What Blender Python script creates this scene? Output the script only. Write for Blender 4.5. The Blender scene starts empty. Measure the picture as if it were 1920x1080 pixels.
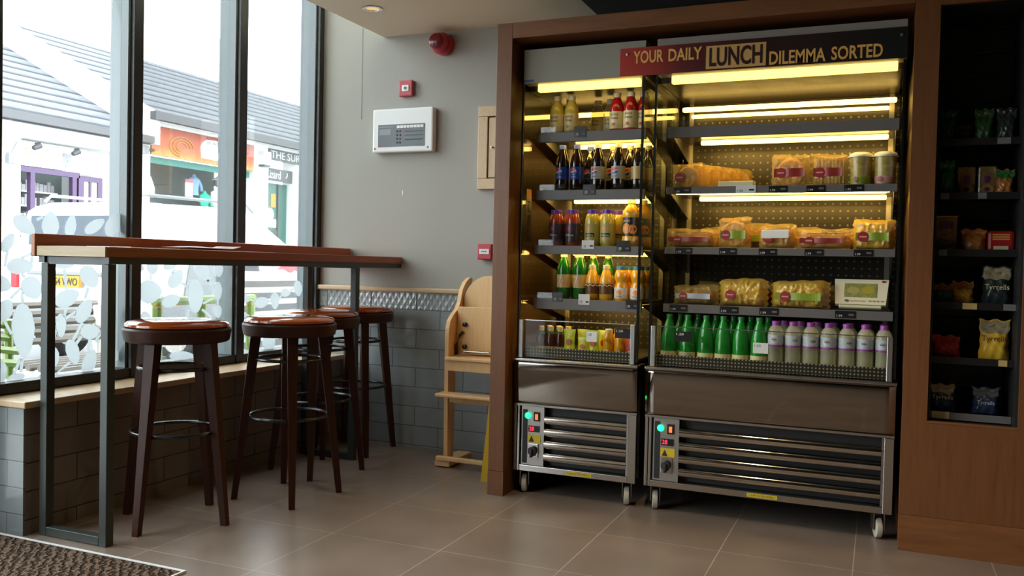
import bpy, bmesh, math, random
from mathutils import Vector, Matrix
random.seed(7)
C = bpy.context.scene.collection
sc = bpy.context.scene

# ------------------------------------------------------------------ camera, world, light, exposure
AX = [(0.92039676, 0.39034835, 0.02231519), (0.03030544, -0.0143215, -0.99943808), (-0.38980942, 0.92055584, -0.02501114)]
EYE = Vector((0, 0, 1.08)); FPX = 1627.98
cam = bpy.data.cameras.new('camera'); camo = bpy.data.objects.new('camera', cam); C.objects.link(camo)
r_, d_, f_ = [Vector(a) for a in AX]
mt = Matrix((r_, -d_, -f_)).transposed().to_4x4(); mt.translation = EYE
camo.matrix_world = mt
cam.sensor_width = 36; cam.lens = FPX / 1920 * 36; cam.clip_start = .05; cam.clip_end = 200
sc.camera = camo
w = bpy.data.worlds.new('overcast'); sc.world = w; w.use_nodes = True
bg = w.node_tree.nodes['Background']; bg.inputs[0].default_value = (.90, .97, 1.0, 1); bg.inputs[1].default_value = 10.0
vs = sc.view_settings
vs.view_transform = 'Standard'; vs.look = 'None'; vs.gamma = 1; vs.use_curve_mapping = False; vs.exposure = 0.0
sc.cycles.max_bounces = 8; sc.cycles.transparent_max_bounces = 24; sc.cycles.glossy_bounces = 4
sc.cycles.diffuse_bounces = 4; sc.cycles.sample_clamp_indirect = 6; sc.cycles.caustics_reflective = False; sc.cycles.caustics_refractive = False
STRIP = 32.0            # strength of the fridge tubes
STRIP_COL = (1.0, .63, .14)

def area_light(name, loc, rot, sx, sy, power, col=(1, 1, 1), portal=False):
    l = bpy.data.lights.new(name, 'AREA'); l.shape = 'RECTANGLE'; l.size = sx; l.size_y = sy; l.energy = power; l.color = col
    l.cycles.is_portal = portal
    o = bpy.data.objects.new(name, l); o.location = loc; o.rotation_euler = rot; C.objects.link(o); return o
# portals only guide the sampling of the sky through the big window and the entrance glass
area_light('window_portal', (-3.40, 3.45, 1.9), (0, -math.pi/2, 0), 2.9, 2.2, 1, portal=True)
area_light('entrance_portal', (-3.40, 0.4, 1.7), (0, -math.pi/2, 0), 3.3, 3.6, 1, portal=True)

# ------------------------------------------------------------------ helpers
def ray(x, y):
    a = ((x - 960) / FPX, (y - 540) / FPX, 1)
    return r_ * a[0] + d_ * a[1] + f_ * a[2]
def onx(X, x, y):
    d = ray(x, y); p = EYE + d * ((X - EYE.x) / d.x); return p

def mat(name, col, rough=.5, metal=0, spec=.5, emit=None, es=0, trans=0, coat=0):
    m = bpy.data.materials.new(name); m.use_nodes = True; b = m.node_tree.nodes['Principled BSDF']
    b.inputs['Base Color'].default_value = (*col, 1); b.inputs['Roughness'].default_value = rough
    b.inputs['Metallic'].default_value = metal; b.inputs['Specular IOR Level'].default_value = spec
    b.inputs['Transmission Weight'].default_value = trans; b.inputs['Coat Weight'].default_value = coat
    if emit: b.inputs['Emission Color'].default_value = (*emit, 1); b.inputs['Emission Strength'].default_value = es
    nt = m.node_tree
    # slight procedural wear in the roughness so nothing is perfectly flat
    if not emit:
        tc = nt.nodes.new('ShaderNodeTexCoord'); no = nt.nodes.new('ShaderNodeTexNoise'); no.inputs['Scale'].default_value = 14
        mr = nt.nodes.new('ShaderNodeMapRange'); mr.inputs[3].default_value = max(0, rough - .05); mr.inputs[4].default_value = min(1, rough + .06)
        nt.links.new(tc.outputs['Object'], no.inputs['Vector']); nt.links.new(no.outputs['Fac'], mr.inputs[0]); nt.links.new(mr.outputs[0], b.inputs['Roughness'])
    return m
def N(nt, t, **k):
    n = nt.nodes.new(t)
    for a, v in k.items(): setattr(n, a, v)
    return n
def ramp(nt, stops):
    r = nt.nodes.new('ShaderNodeValToRGB'); e = r.color_ramp.elements
    while len(e) < len(stops): e.new(.5)
    for i, (p, c) in enumerate(stops): e[i].position = p; e[i].color = (*c, 1)
    return r
def wood(name, c1, c2, scale=(1, 1, 1), rough=.42, grain=9):
    """grain runs along the axis whose scale is smallest"""
    m = mat(name, c1, rough); nt = m.node_tree; b = nt.nodes['Principled BSDF']
    tc = N(nt, 'ShaderNodeTexCoord'); mp = N(nt, 'ShaderNodeMapping'); mp.inputs['Scale'].default_value = scale
    n1 = N(nt, 'ShaderNodeTexNoise'); n1.inputs['Scale'].default_value = grain; n1.inputs['Detail'].default_value = 6; n1.inputs['Distortion'].default_value = .6
    n2 = N(nt, 'ShaderNodeTexNoise'); n2.inputs['Scale'].default_value = grain * 6; n2.inputs['Detail'].default_value = 3
    mx = N(nt, 'ShaderNodeMix'); mx.inputs[0].default_value = .35
    r = ramp(nt, [(.3, c1), (.55, tuple((a + b2) / 2 for a, b2 in zip(c1, c2))), (.72, c2)])
    L = nt.links.new
    L(tc.outputs['Object'], mp.inputs[0]); L(mp.outputs[0], n1.inputs['Vector']); L(mp.outputs[0], n2.inputs['Vector'])
    L(n1.outputs['Fac'], mx.inputs[2]); L(n2.outputs['Fac'], mx.inputs[3]); L(mx.outputs[0], r.inputs[0]); L(r.outputs[0], b.inputs['Base Color'])
    bp = N(nt, 'ShaderNodeBump'); bp.inputs['Strength'].default_value = .06; L(mx.outputs[0], bp.inputs['Height']); L(bp.outputs[0], b.inputs['Normal'])
    return m
def thin(name, col, alpha, rough=.05, glossy_col=(1, 1, 1), spec=.5):
    """thin see-through shell: part clear, part surface"""
    m = bpy.data.materials.new(name); m.use_nodes = True; nt = m.node_tree; b = nt.nodes['Principled BSDF']; out = nt.nodes['Material Output']
    b.inputs['Base Color'].default_value = (*col, 1); b.inputs['Roughness'].default_value = rough; b.inputs['Specular IOR Level'].default_value = spec
    t = N(nt, 'ShaderNodeBsdfTransparent'); t.inputs[0].default_value = (*glossy_col, 1)
    mx = N(nt, 'ShaderNodeMixShader'); mx.inputs[0].default_value = alpha
    nt.links.new(t.outputs[0], mx.inputs[1]); nt.links.new(b.outputs[0], mx.inputs[2]); nt.links.new(mx.outputs[0], out.inputs[0])
    return m
def glassy(name, refl, tint=(1, 1, 1), fres=True):
    m = bpy.data.materials.new(name); m.use_nodes = True; nt = m.node_tree; nt.nodes.remove(nt.nodes['Principled BSDF']); out = nt.nodes['Material Output']
    t = N(nt, 'ShaderNodeBsdfTransparent'); t.inputs[0].default_value = (*tint, 1)
    g = N(nt, 'ShaderNodeBsdfGlossy'); g.inputs['Roughness'].default_value = .02
    mx = N(nt, 'ShaderNodeMixShader')
    if fres:
        lw = N(nt, 'ShaderNodeLayerWeight'); lw.inputs[0].default_value = .3; mr = N(nt, 'ShaderNodeMath', operation='MULTIPLY'); mr.inputs[1].default_value = refl
        nt.links.new(lw.outputs['Fresnel'], mr.inputs[0]); nt.links.new(mr.outputs[0], mx.inputs[0])
    else: mx.inputs[0].default_value = refl
    nt.links.new(t.outputs[0], mx.inputs[1]); nt.links.new(g.outputs[0], mx.inputs[2]); nt.links.new(mx.outputs[0], out.inputs[0])
    return m
def dots(name, base, dot, pitch, rad, axes=(0, 2), metal=.0, rough=.35, stagger=False):
    m = mat(name, base, rough, metal); nt = m.node_tree; b = nt.nodes['Principled BSDF']; L = nt.links.new
    tc = N(nt, 'ShaderNodeTexCoord'); sp = N(nt, 'ShaderNodeSeparateXYZ'); L(tc.outputs['Object'], sp.inputs[0])
    def fr(o, off=None):
        d = N(nt, 'ShaderNodeMath', operation='DIVIDE'); d.inputs[1].default_value = pitch; L(o, d.inputs[0]); s = d.outputs[0]
        if off is not None:
            a = N(nt, 'ShaderNodeMath', operation='ADD'); L(s, a.inputs[0]); L(off, a.inputs[1]); s = a.outputs[0]
        f = N(nt, 'ShaderNodeMath', operation='FRACT'); L(s, f.inputs[0]); q = N(nt, 'ShaderNodeMath', operation='SUBTRACT'); q.inputs[1].default_value = .5; L(f.outputs[0], q.inputs[0])
        p = N(nt, 'ShaderNodeMath', operation='POWER'); p.inputs[1].default_value = 2; L(q.outputs[0], p.inputs[0]); return p.outputs[0]
    a = fr(sp.outputs[axes[0]]); c = fr(sp.outputs[axes[1]])
    s = N(nt, 'ShaderNodeMath', operation='ADD'); L(a, s.inputs[0]); L(c, s.inputs[1])
    lt = N(nt, 'ShaderNodeMath', operation='LESS_THAN'); lt.inputs[1].default_value = rad * rad; L(s.outputs[0], lt.inputs[0])
    mx = N(nt, 'ShaderNodeMix', data_type='RGBA'); mx.inputs[6].default_value = (*base, 1); mx.inputs[7].default_value = (*dot, 1)
    L(lt.outputs[0], mx.inputs[0]); L(mx.outputs[2], b.inputs['Base Color'])
    bp = N(nt, 'ShaderNodeBump'); bp.inputs['Strength'].default_value = .5; bp.inputs['Distance'].default_value = .003; L(lt.outputs[0], bp.inputs['Height']); L(bp.outputs[0], b.inputs['Normal'])
    return m
def tiles(name, axes, off, bw, bh, col, mortar, offset=.5, ms=.004, rough=.25, var=.06, bump=.25, spec=.5):
    m = mat(name, col, rough, spec=spec); nt = m.node_tree; b = nt.nodes['Principled BSDF']; L = nt.links.new
    tc = N(nt, 'ShaderNodeTexCoord'); sp = N(nt, 'ShaderNodeSeparateXYZ'); cb = N(nt, 'ShaderNodeCombineXYZ')
    L(tc.outputs['Object'], sp.inputs[0])
    for i in range(2):
        a = N(nt, 'ShaderNodeMath', operation='SUBTRACT'); a.inputs[1].default_value = off[i]; L(sp.outputs[axes[i]], a.inputs[0]); L(a.outputs[0], cb.inputs[i])
    br = N(nt, 'ShaderNodeTexBrick'); br.offset = offset; br.squash = 1
    br.inputs['Scale'].default_value = 1; br.inputs['Brick Width'].default_value = bw; br.inputs['Row Height'].default_value = bh
    br.inputs['Mortar Size'].default_value = ms; br.inputs['Mortar Smooth'].default_value = .3; br.inputs['Bias'].default_value = 0
    br.inputs['Color1'].default_value = (*[c * (1 - var) for c in col], 1); br.inputs['Color2'].default_value = (*[c * (1 + var) for c in col], 1); br.inputs['Mortar'].default_value = (*mortar, 1)
    L(cb.outputs[0], br.inputs['Vector'])
    no = N(nt, 'ShaderNodeTexNoise'); no.inputs['Scale'].default_value = 3.5; no.inputs['Detail'].default_value = 5; L(tc.outputs['Object'], no.inputs['Vector'])
    mr = N(nt, 'ShaderNodeMapRange'); mr.inputs[3].default_value = .66; mr.inputs[4].default_value = 1.34; L(no.outputs['Fac'], mr.inputs[0])
    mm = N(nt, 'ShaderNodeMix', data_type='RGBA', blend_type='MULTIPLY'); mm.inputs[0].default_value = 1; L(br.outputs['Color'], mm.inputs[6]); L(mr.outputs[0], mm.inputs[7]); L(mm.outputs[2], b.inputs['Base Color'])
    iv = N(nt, 'ShaderNodeMath', operation='SUBTRACT'); iv.inputs[0].default_value = 1; L(br.outputs['Fac'], iv.inputs[1])
    bp = N(nt, 'ShaderNodeBump'); bp.inputs['Strength'].default_value = bump; bp.inputs['Distance'].default_value = .004; L(iv.outputs[0], bp.inputs['Height']); L(bp.outputs[0], b.inputs['Normal'])
    return m

class MB:
    def __init__(s): s.b = bmesh.new()
    def box(s, x0, x1, y0, y1, z0, z1, bev=0, M=None):
        r = bmesh.ops.create_cube(s.b, size=1); vs_ = r['verts']
        for v in vs_: v.co = Vector((x0 + (v.co.x + .5) * (x1 - x0), y0 + (v.co.y + .5) * (y1 - y0), z0 + (v.co.z + .5) * (z1 - z0)))
        if bev:
            es = list({e for v in vs_ for e in v.link_edges}); q = bmesh.ops.bevel(s.b, geom=es, offset=bev, segments=2, affect='EDGES', profile=.5); vs_ = list({v for f in q['faces'] for v in f.verts} | {v for v in vs_ if v.is_valid})
        if M is not None:
            vv = {v for v in vs_ if v.is_valid}
            # include every vertex connected with the box
            st = list(vv)
            while st:
                v = st.pop()
                for e in v.link_edges:
                    o = e.other_vert(v)
                    if o not in vv: vv.add(o); st.append(o)
            for v in vv: v.co = M @ v.co
        return s
    def prism(s, pts, axis, a, b):
        """closed polygon pts (2D) extruded along axis from a to b"""
        def P(p, t):
            return {'x': (t, p[0], p[1]), 'y': (p[0], t, p[1]), 'z': (p[0], p[1], t)}[axis]
        A = [s.b.verts.new(P(p, a)) for p in pts]; B = [s.b.verts.new(P(p, b)) for p in pts]; n = len(pts)
        s.b.faces.new(A); s.b.faces.new(B[::-1])
        for i in range(n): s.b.faces.new((A[i], B[i], B[(i + 1) % n], A[(i + 1) % n]))
        return s
    def lathe(s, prof, n=24, c=(0, 0, 0), axis='z', sx=1, sy=1):
        rings = []
        for r, z in prof:
            if r < 1e-5: rings.append([s.b.verts.new((0, 0, z))]); continue
            rings.append([s.b.verts.new((r * sx * math.cos(2*math.pi*i/n), r * sy * math.sin(2*math.pi*i/n), z)) for i in range(n)])
        for A, B in zip(rings, rings[1:]):
            for i in range(n):
                j = (i + 1) % n
                if len(A) == 1 and len(B) == 1: continue
                if len(A) == 1: s.b.faces.new((A[0], B[j], B[i]))
                elif len(B) == 1: s.b.faces.new((A[i], A[j], B[0]))
                else: s.b.faces.new((A[i], A[j], B[j], B[i]))
        if len(rings[0]) > 1: s.b.faces.new(rings[0][::-1])
        if len(rings[-1]) > 1: s.b.faces.new(rings[-1])
        R = {'z': Matrix(), 'y': Matrix.Rotation(math.pi/2, 4, 'X'), 'x': Matrix.Rotation(math.pi/2, 4, 'Y')}[axis]
        for ring in rings:
            for v in ring: v.co = R @ v.co + Vector(c)
        return s
    def tube(s, pts, r, n=8, closed=False):
        pts = [Vector(p) for p in pts]; k = len(pts); rings = []
        for i, p in enumerate(pts):
            if closed: t = pts[(i+1) % k] - pts[i-1]
            else: t = pts[min(i+1, k-1)] - pts[max(i-1, 0)]
            t.normalize(); up = Vector((0, 0, 1)) if abs(t.z) < .9 else Vector((1, 0, 0)); a = t.cross(up).normalized(); b = t.cross(a)
            rr = r[i] if isinstance(r, (list, tuple)) else r
            rings.append([s.b.verts.new(p + a*rr*math.cos(2*math.pi*j/n) + b*rr*math.sin(2*math.pi*j/n)) for j in range(n)])
        for i in range(k if closed else k-1):
            A, B = rings[i], rings[(i+1) % k]
            for j in range(n): s.b.faces.new((A[j], A[(j+1) % n], B[(j+1) % n], B[j]))
        if not closed: s.b.faces.new(rings[0][::-1]); s.b.faces.new(rings[-1])
        return s
    def taper(s, p0, p1, w0, w1, rot=0):
        """square-section bar"""
        p0, p1 = Vector(p0), Vector(p1); ring = []
        for p, w_ in ((p0, w0), (p1, w1)):
            ring.append([s.b.verts.new(p + Vector((w_/2*(cx*math.cos(rot)-cy*math.sin(rot)), w_/2*(cx*math.sin(rot)+cy*math.cos(rot)), 0))) for cx, cy in ((-1,-1),(1,-1),(1,1),(-1,1))])
        A, B = ring; s.b.faces.new(A[::-1]); s.b.faces.new(B)
        for j in range(4): s.b.faces.new((A[j], A[(j+1)%4], B[(j+1)%4], B[j]))
        return s
    def grid(s, f, nu, nv):
        V = [[s.b.verts.new(f(i/nu, j/nv)) for j in range(nv+1)] for i in range(nu+1)]
        for i in range(nu):
            for j in range(nv): s.b.faces.new((V[i][j], V[i+1][j], V[i+1][j+1], V[i][j+1]))
        return s
    def build(s, name, m, parent=None, smooth=False, loc=(0,0,0), rot=(0,0,0)):
        bmesh.ops.recalc_face_normals(s.b, faces=s.b.faces[:])
        me = bpy.data.meshes.new(name); s.b.to_mesh(me); s.b.free()
        if m: me.materials.append(m)
        if smooth:
            for p in me.polygons: p.use_smooth = True
            try: me.set_sharp_from_angle(angle=math.radians(40))
            except Exception: pass
        o = bpy.data.objects.new(name, me); C.objects.link(o); o.location = loc; o.rotation_euler = rot
        if parent: o.parent = parent
        return o
def box(name, m, x0, x1, y0, y1, z0, z1, parent=None, bev=0): return MB().box(x0, x1, y0, y1, z0, z1, bev).build(name, m, parent)
def thing(name, label, cat, loc=(0,0,0), rz=0, group=None, rot=None):
    o = bpy.data.objects.new(name, None); C.objects.link(o); o.location = loc; o.rotation_euler = rot or (0, 0, rz); o.empty_display_size = .05
    return tag(o, label, cat, group)
def tag(o, label, cat, group=None):
    n = len(label.split())
    if n > 16 or n < 4: print('LABEL LENGTH', n, label)
    o['label'] = label; o['category'] = cat
    if group: o['group'] = group
    return o
def struct(o): o['kind'] = 'structure'; return o
def kids(o): return KID.get(o.name, [])
KID = {}
def register():
    KID.clear()
    for o in bpy.data.objects:
        if o.parent: KID.setdefault(o.parent.name, []).append(o)
def dup(root, loc, rz=None, label=None, group=None, rot=None, scale=None):
    def cp(o, par):
        c = o.copy(); C.objects.link(c)
        if par: c.parent = par; c.matrix_parent_inverse = o.matrix_parent_inverse.copy()
        for k in [q for q in bpy.data.objects if q.parent == o]: cp(k, c)
        return c
    r = cp(root, None); r.location = loc
    if rz is not None: r.rotation_euler = (0, 0, rz)
    if rot is not None: r.rotation_euler = rot
    if scale: r.scale = scale
    if label:
        n = len(label.split())
        if n > 16 or n < 4: print('LABEL LENGTH', n, label)
        r['label'] = label
    if group: r['group'] = group
    return r
FONTBASE = {}
def text(name, s, m, parent, x0, x1, z0, z1, y, plane='xz-', bend=None, ext=.0008, bold=0, shear=0):
    """lettering fitted into a rectangle; faces -Y ('xz-') or +X ('yz+')"""
    cu = bpy.data.curves.new('t', 'FONT'); cu.body = s; cu.extrude = ext; cu.offset = bold; cu.resolution_u = 3; cu.shear = shear
    o = bpy.data.objects.new('t', cu); C.objects.link(o)
    dg = bpy.context.evaluated_depsgraph_get(); me = bpy.data.meshes.new_from_object(o.evaluated_get(dg)); bpy.data.objects.remove(o); bpy.data.curves.remove(cu)
    xs = [v.co.x for v in me.vertices]; ys = [v.co.y for v in me.vertices]
    ax, bx, ay, by = min(xs), max(xs), min(ys), max(ys)
    for v in me.vertices:
        u = x0 + (v.co.x - ax) / (bx - ax) * (x1 - x0); t = z0 + (v.co.y - ay) / (by - ay) * (z1 - z0); d = v.co.z
        if bend: a = u / bend; v.co = ((bend + d) * math.sin(a), -(bend + d) * math.cos(a), t)
        elif plane == 'xz-': v.co = (u, y - d, t)
        elif plane == 'yz+': v.co = (y + d, u, t)
    me.materials.clear(); me.materials.append(m); me.name = name
    q = bpy.data.objects.new(name, me); C.objects.link(q)
    if parent: q.parent = parent
    return q
ORD = ['leftmost', 'second from left', 'third from left', 'fourth from left', 'fifth from left', 'sixth from left', 'seventh from left', 'eighth from left', 'ninth from left', 'tenth from left']

# ------------------------------------------------------------------ materials
M = {}
M['oak'] = wood('oak_joinery_vertical', (.19, .070, .021), (.12, .041, .012), (7, 7, .5))
M['oak_h'] = wood('oak_joinery_horizontal', (.24, .090, .028), (.13, .045, .013), (.7, 5, 6), grain=6)
M['bartop'] = wood('stained_bar_top', (.42, .115, .026), (.29, .072, .017), (6, .4, 6), rough=.35)
M['barend'] = wood('raw_end_grain', (.50, .37, .20), (.38, .27, .14), (1, 6, 9))
M['pine'] = wood('pale_oak_sill', (.60, .43, .25), (.48, .33, .18), (8, .8, 5), rough=.35)
M['beech'] = wood('beech', (.85, .56, .27), (.76, .46, .19), (6, 6, .7), rough=.4)
M['stoolwood'] = wood('dark_walnut_leg', (.055, .017, .009), (.030, .010, .006), (8, 8, .6), rough=.38)
M['stoolwood'].node_tree.nodes['Principled BSDF'].inputs['Specular IOR Level'].default_value = .22
M['leather'] = mat('tan_leather', (.44, .085, .012), .16, coat=.8)
M['blackmetal'] = mat('black_painted_metal', (.012, .012, .012), .25)
M['framegreen'] = mat('dark_grey_green_steel', (.030, .036, .032), .4)
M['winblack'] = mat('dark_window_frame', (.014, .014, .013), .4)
M['winalu'] = mat('grey_aluminium_frame', (.125, .15, .158), .35)
M['wallgrey'] = mat('warm_grey_wall_paint', (.37, .36, .32), .75, spec=.25)
M['walltan'] = mat('room_wall_paint', (.16, .12, .09), .8)
M['ceil'] = mat('ceiling_paint', (.80, .71, .55), .8)
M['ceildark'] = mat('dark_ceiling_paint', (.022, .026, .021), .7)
M['black'] = mat('matt_black', (.006, .006, .006), .6)
M['steel'] = mat('stainless_steel', (.55, .53, .50), .22, 1)
M['louvre'] = mat('polished_louvre', (.62, .58, .54), .10, 1)
M['steeldull'] = mat('brushed_steel', (.42, .40, .37), .38, 1)
M['mirror'] = mat('mirror_polished_steel', (.31, .275, .24), .06, 1)
M['chrome'] = mat('chrome', (.8, .8, .8), .1, 1)
M['hood'] = mat('grey_beige_hood', (.30, .28, .22), .35)
M['hoodtop'] = mat('brown_grey_hood', (.26, .22, .19), .4)
M['shelf'] = mat('grey_shelf_steel', (.17, .155, .15), .35, .3)
M['rail'] = mat('grey_price_rail', (.145, .135, .13), .35)
M['under'] = mat('shelf_underside', (.30, .28, .25), .3, .6)
M['tube'] = mat('warm_fridge_tube', (1, .8, .3), .5, emit=STRIP_COL, es=STRIP)
M['tube_rear'] = mat('warm_rear_tube', (1, .8, .3), .5, emit=STRIP_COL, es=6)
M['canopy'] = mat('lit_canopy_diffuser', (1, .8, .3), .5, emit=(1, .70, .16), es=2.2)
M['backpanel'] = dots('perforated_steel_back', (.050, .042, .033), (.30, .25, .16), .034, .14, metal=.15, rough=.3)
M['housing'] = dots('perforated_canopy', (.028, .020, .013), (.014, .010, .006), .03, .25, axes=(0, 1), metal=.2)
M['grille'] = dots('perforated_air_grille', (.03, .026, .022), (.40, .32, .20), .0150, .24, metal=.2)
M['fglass'] = glassy('fridge_glass', .20, (.93, .95, .88), fres=False)
M['lowglass'] = glassy('front_glass', .03, (.96, .97, .94), fres=False)
M['glassedge'] = mat('dark_glass_edge', (.008, .009, .008), .2)
M['window'] = glassy('window_glass', .55, (.97, .99, .99))
M['frost'] = bpy.data.materials.new('frosted_vinyl'); M['frost'].use_nodes = True
nt = M['frost'].node_tree; nt.nodes.remove(nt.nodes['Principled BSDF']); fa = N(nt, 'ShaderNodeBsdfTranslucent'); fa.inputs[0].default_value = (.57, .60, .615, 1); fb = N(nt, 'ShaderNodeBsdfDiffuse'); fb.inputs[0].default_value = (.7, .75, .76, 1); fc = N(nt, 'ShaderNodeBsdfTransparent')
m1 = N(nt, 'ShaderNodeMixShader'); m1.inputs[0].default_value = .2; m2 = N(nt, 'ShaderNodeMixShader'); m2.inputs[0].default_value = .10
nt.links.new(fa.outputs[0], m1.inputs[1]); nt.links.new(fb.outputs[0], m1.inputs[2]); nt.links.new(m1.outputs[0], m2.inputs[1]); nt.links.new(fc.outputs[0], m2.inputs[2]); nt.links.new(m2.outputs[0], nt.nodes['Material Output'].inputs[0])
M['white'] = mat('white_plastic', (.75, .76, .74), .3)
M['paper'] = mat('white_paper', (.8, .8, .76), .6)
M['red'] = mat('red_plastic', (.42, .012, .025), .3)
M['reddark'] = mat('dark_red_lens', (.16, .006, .012), .15)
M['rubber'] = mat('rubber', (.02, .02, .02), .6)
M['castor'] = mat('cream_castor_tyre', (.55, .50, .40), .45)
M['yellow'] = mat('yellow_plastic', (.72, .46, .02), .35)
M['yelsticker'] = mat('yellow_sticker', (.70, .52, .03), .4)
M['ticket'] = mat('black_price_ticket', (.012, .011, .012), .3)
M['ink'] = mat('dark_ink', (.02, .02, .02), .5)
M['screen'] = mat('dark_grey_screen', (.10, .115, .125), .3)
M['textwhite'] = mat('white_print', (.75, .73, .66), .5)
M['gold'] = mat('golden_print', (.80, .42, .10), .45)
M['goldlight'] = mat('golden_box_print', (.62, .36, .11), .45)
M['signdark'] = mat('dark_sign_print', (.035, .010, .008), .35)

# film, food and drinks
M['film'] = thin('clear_film', (.88, .62, .20), .30, .10, (.98, .93, .76), 1.0)
M['filmy'] = thin('yellowish_film', (.90, .60, .10), .55, .14, (.98, .90, .60), 1.0)
M['bread'] = wood('bread', (.50, .24, .08), (.62, .36, .13), (2, 2, 2), .7)
M['crust'] = wood('dark_crust', (.26, .085, .035), (.36, .14, .05), (3, 3, 3), .6)
M['filling'] = wood('sandwich_filling', (.72, .44, .08), (.80, .60, .22), (3, 3, 3), .5)
M['greenlabel'] = mat('green_food_label', (.26, .36, .03), .4)
M['redlabel'] = mat('red_round_label', (.30, .010, .012), .4)
M['darkredband'] = mat('dark_red_band', (.30, .035, .03), .4)
M['creambox'] = mat('cream_card', (.85, .76, .52), .45)
M['salad'] = wood('salad', (.12, .16, .02), (.50, .44, .12), (6, 6, 6), .5)
M['pale'] = mat('pale_lid', (.62, .66, .60), .3)
def liquid(n, c, a=.8): M[n] = thin(n, c, a, .08, tuple(min(1, q*1.2+.1) for q in c), .8)
liquid('l_yellow', (.78, .62, .14)); liquid('l_pink', (.50, .015, .02), .9); liquid('l_clear', (.55, .52, .38), .35); liquid('l_cola', (.012, .006, .004), .97)
liquid('l_red', (.32, .05, .02), .92); liquid('l_amber', (.55, .45, .06), .88); liquid('l_green', (.02, .36, .035), .72); liquid('l_orange', (.85, .38, .01), .95)
liquid('l_peach', (.80, .42, .03), .95); liquid('l_lime', (.012, .16, .015), .85); liquid('l_water', (.85, .78, .60), .34); liquid('l_brown', (.08, .012, .006), .95)
for n, c in dict(c_white=(.8,.76,.62), c_blue=(.10,.16,.60), c_purple=(.09,.03,.42), c_violet=(.33,.06,.36), c_dark=(.05,.03,.02), c_teal=(.05,.20,.32), c_green=(.03,.22,.05), c_cream=(.75,.66,.42),
                 lb_cream=(.80,.68,.36), lb_blue=(.01,.04,.32), lb_silver=(.42,.38,.30), lb_darkpurple=(.05,.035,.06), lb_gold=(.42,.36,.10), lb_black=(.02,.012,.01), lb_tan=(.55,.40,.16),
                 lb_white=(.75,.72,.62), lb_bluegrey=(.48,.52,.60), orangeprint=(.85,.26,.05), pep_red=(.65,.02,.02), pep_blue=(.01,.06,.42), pouch=(.66,.72,.06), pouchred=(.55,.04,.01),
                 tag_white=(.7,.7,.68), greenink=(.20,.34,.10)).items():
    M[n] = mat(n, c, .35)
M['fadedred'] = mat('sun_faded_red', (.45, .05, .07), .5)

# ------------------------------------------------------------------ the setting
YB, XW = 4.50, -3.20
flo = tiles('floor_porcelain', (0, 1), (-.54, .02), .48, .48, (.215, .165, .132), (.42, .35, .27), offset=0, ms=.0022, rough=.30, var=.05, bump=.15)
struct(box('floor', flo, XW - .15, 3.6, -4.1, YB + .1, -.12, 0))
# back wall: painted part, set just behind the tiled dado
struct(box('wall_back', M['wallgrey'], XW - .12, 3.6, YB, YB + .15, 0, 3.5))
bt = tiles('grey_metro_tiles', (0, 2), (-.312, .010), .3140, .1145, (.33, .36, .365), (.15, .155, .155), rough=.10, var=.05, ms=.003)
struct(MB().box(XW, -1.62, YB - .008, YB, 0, .81).build('wall_dado', bt))
# embossed top course: real zigzag relief
def relief(x, z):
    u = (x / .040) % 1.0; v = (z / .0333); row = math.floor(v); fv = v - row
    t = abs(((x / .040) + .5 * row) % 1 - .5) * 2
    return .004 * (abs(t - fv) - .5)
def emb(u, v):
    x = XW + u * (-1.62 - XW); z = .813 + v * .098
    j = min(abs(((x + 2.821) / .314) - round((x + 2.821) / .314)) * .314, 1)
    d = relief(x, z) if j > .003 else .004
    return Vector((x, YB - .010 + d, z))
M['embossed'] = mat('embossed_grey_tile', (.33, .36, .365), .14)
struct(MB().grid(emb, 320, 24).build('trim_2', M['embossed']))
struct(MB().box(XW, -1.62, YB - .035, YB - .001, .912, .942, .008).build('trim_1', M['pine']))
# marks on the grey wall
m_ = MB().prism([(-2.627, 1.515), (-2.621, 1.517), (-2.619, 1.500), (-2.622, 1.478), (-2.626, 1.495)], 'y', YB - .0016, YB - .0004).build('wall_scuff', M['paper']); struct(m_)
struct(MB().box(-2.921, -2.919, YB - .0012, YB - .0002, 1.95, 2.62).build('wall_crack', M['screen']))
# side, rear and right walls of the shop (behind the camera)
struct(box('wall_rear', M['walltan'], XW - .15, 3.6, -4.2, -4.1, 0, 3.5))
struct(box('wall_right', M['walltan'], 3.6, 3.7, -4.1, YB + .1, 0, 3.5))
# ceilings: low soffit, dark area above the shop units, high strip by the window
struct(box('ceiling', M['ceil'], -2.77, -1.43, -4.1, YB, 2.43, 3.4))
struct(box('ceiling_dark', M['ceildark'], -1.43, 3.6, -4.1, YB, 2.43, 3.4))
struct(box('ceiling_high', M['ceil'], XW - .12, -2.77, -4.1, YB, 3.35, 3.45))
# window-side wall: tiled sill box with wooden board on top
st = tiles('sill_tiles_floor_tint', (1, 2), (.056, .0585), .314, .1100, (.20, .165, .135), (.035, .033, .03), rough=.2, var=.05, ms=.0028)  # same grey tile, with the floor's brown reflection put into its colour
st2 = tiles('sill_end_tiles', (0, 2), (-3.25, -.0215), .314, .1025, (.215, .235, .24), (.10, .105, .11), rough=.16, var=.05, ms=.0028)
sb = struct(MB().box(XW - .15, -3.004, 2.333, YB - .01, 0, .494).build('wall_sill', st))
struct(MB().box(XW - .15, -3.004, 2.325, 2.333, 0, .494).build('wall_sill_end', st2))
struct(MB().box(XW - .14, -2.985, 2.315, YB - .01, .494, .520, .004).build('trim_3', M['pine']))
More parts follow.
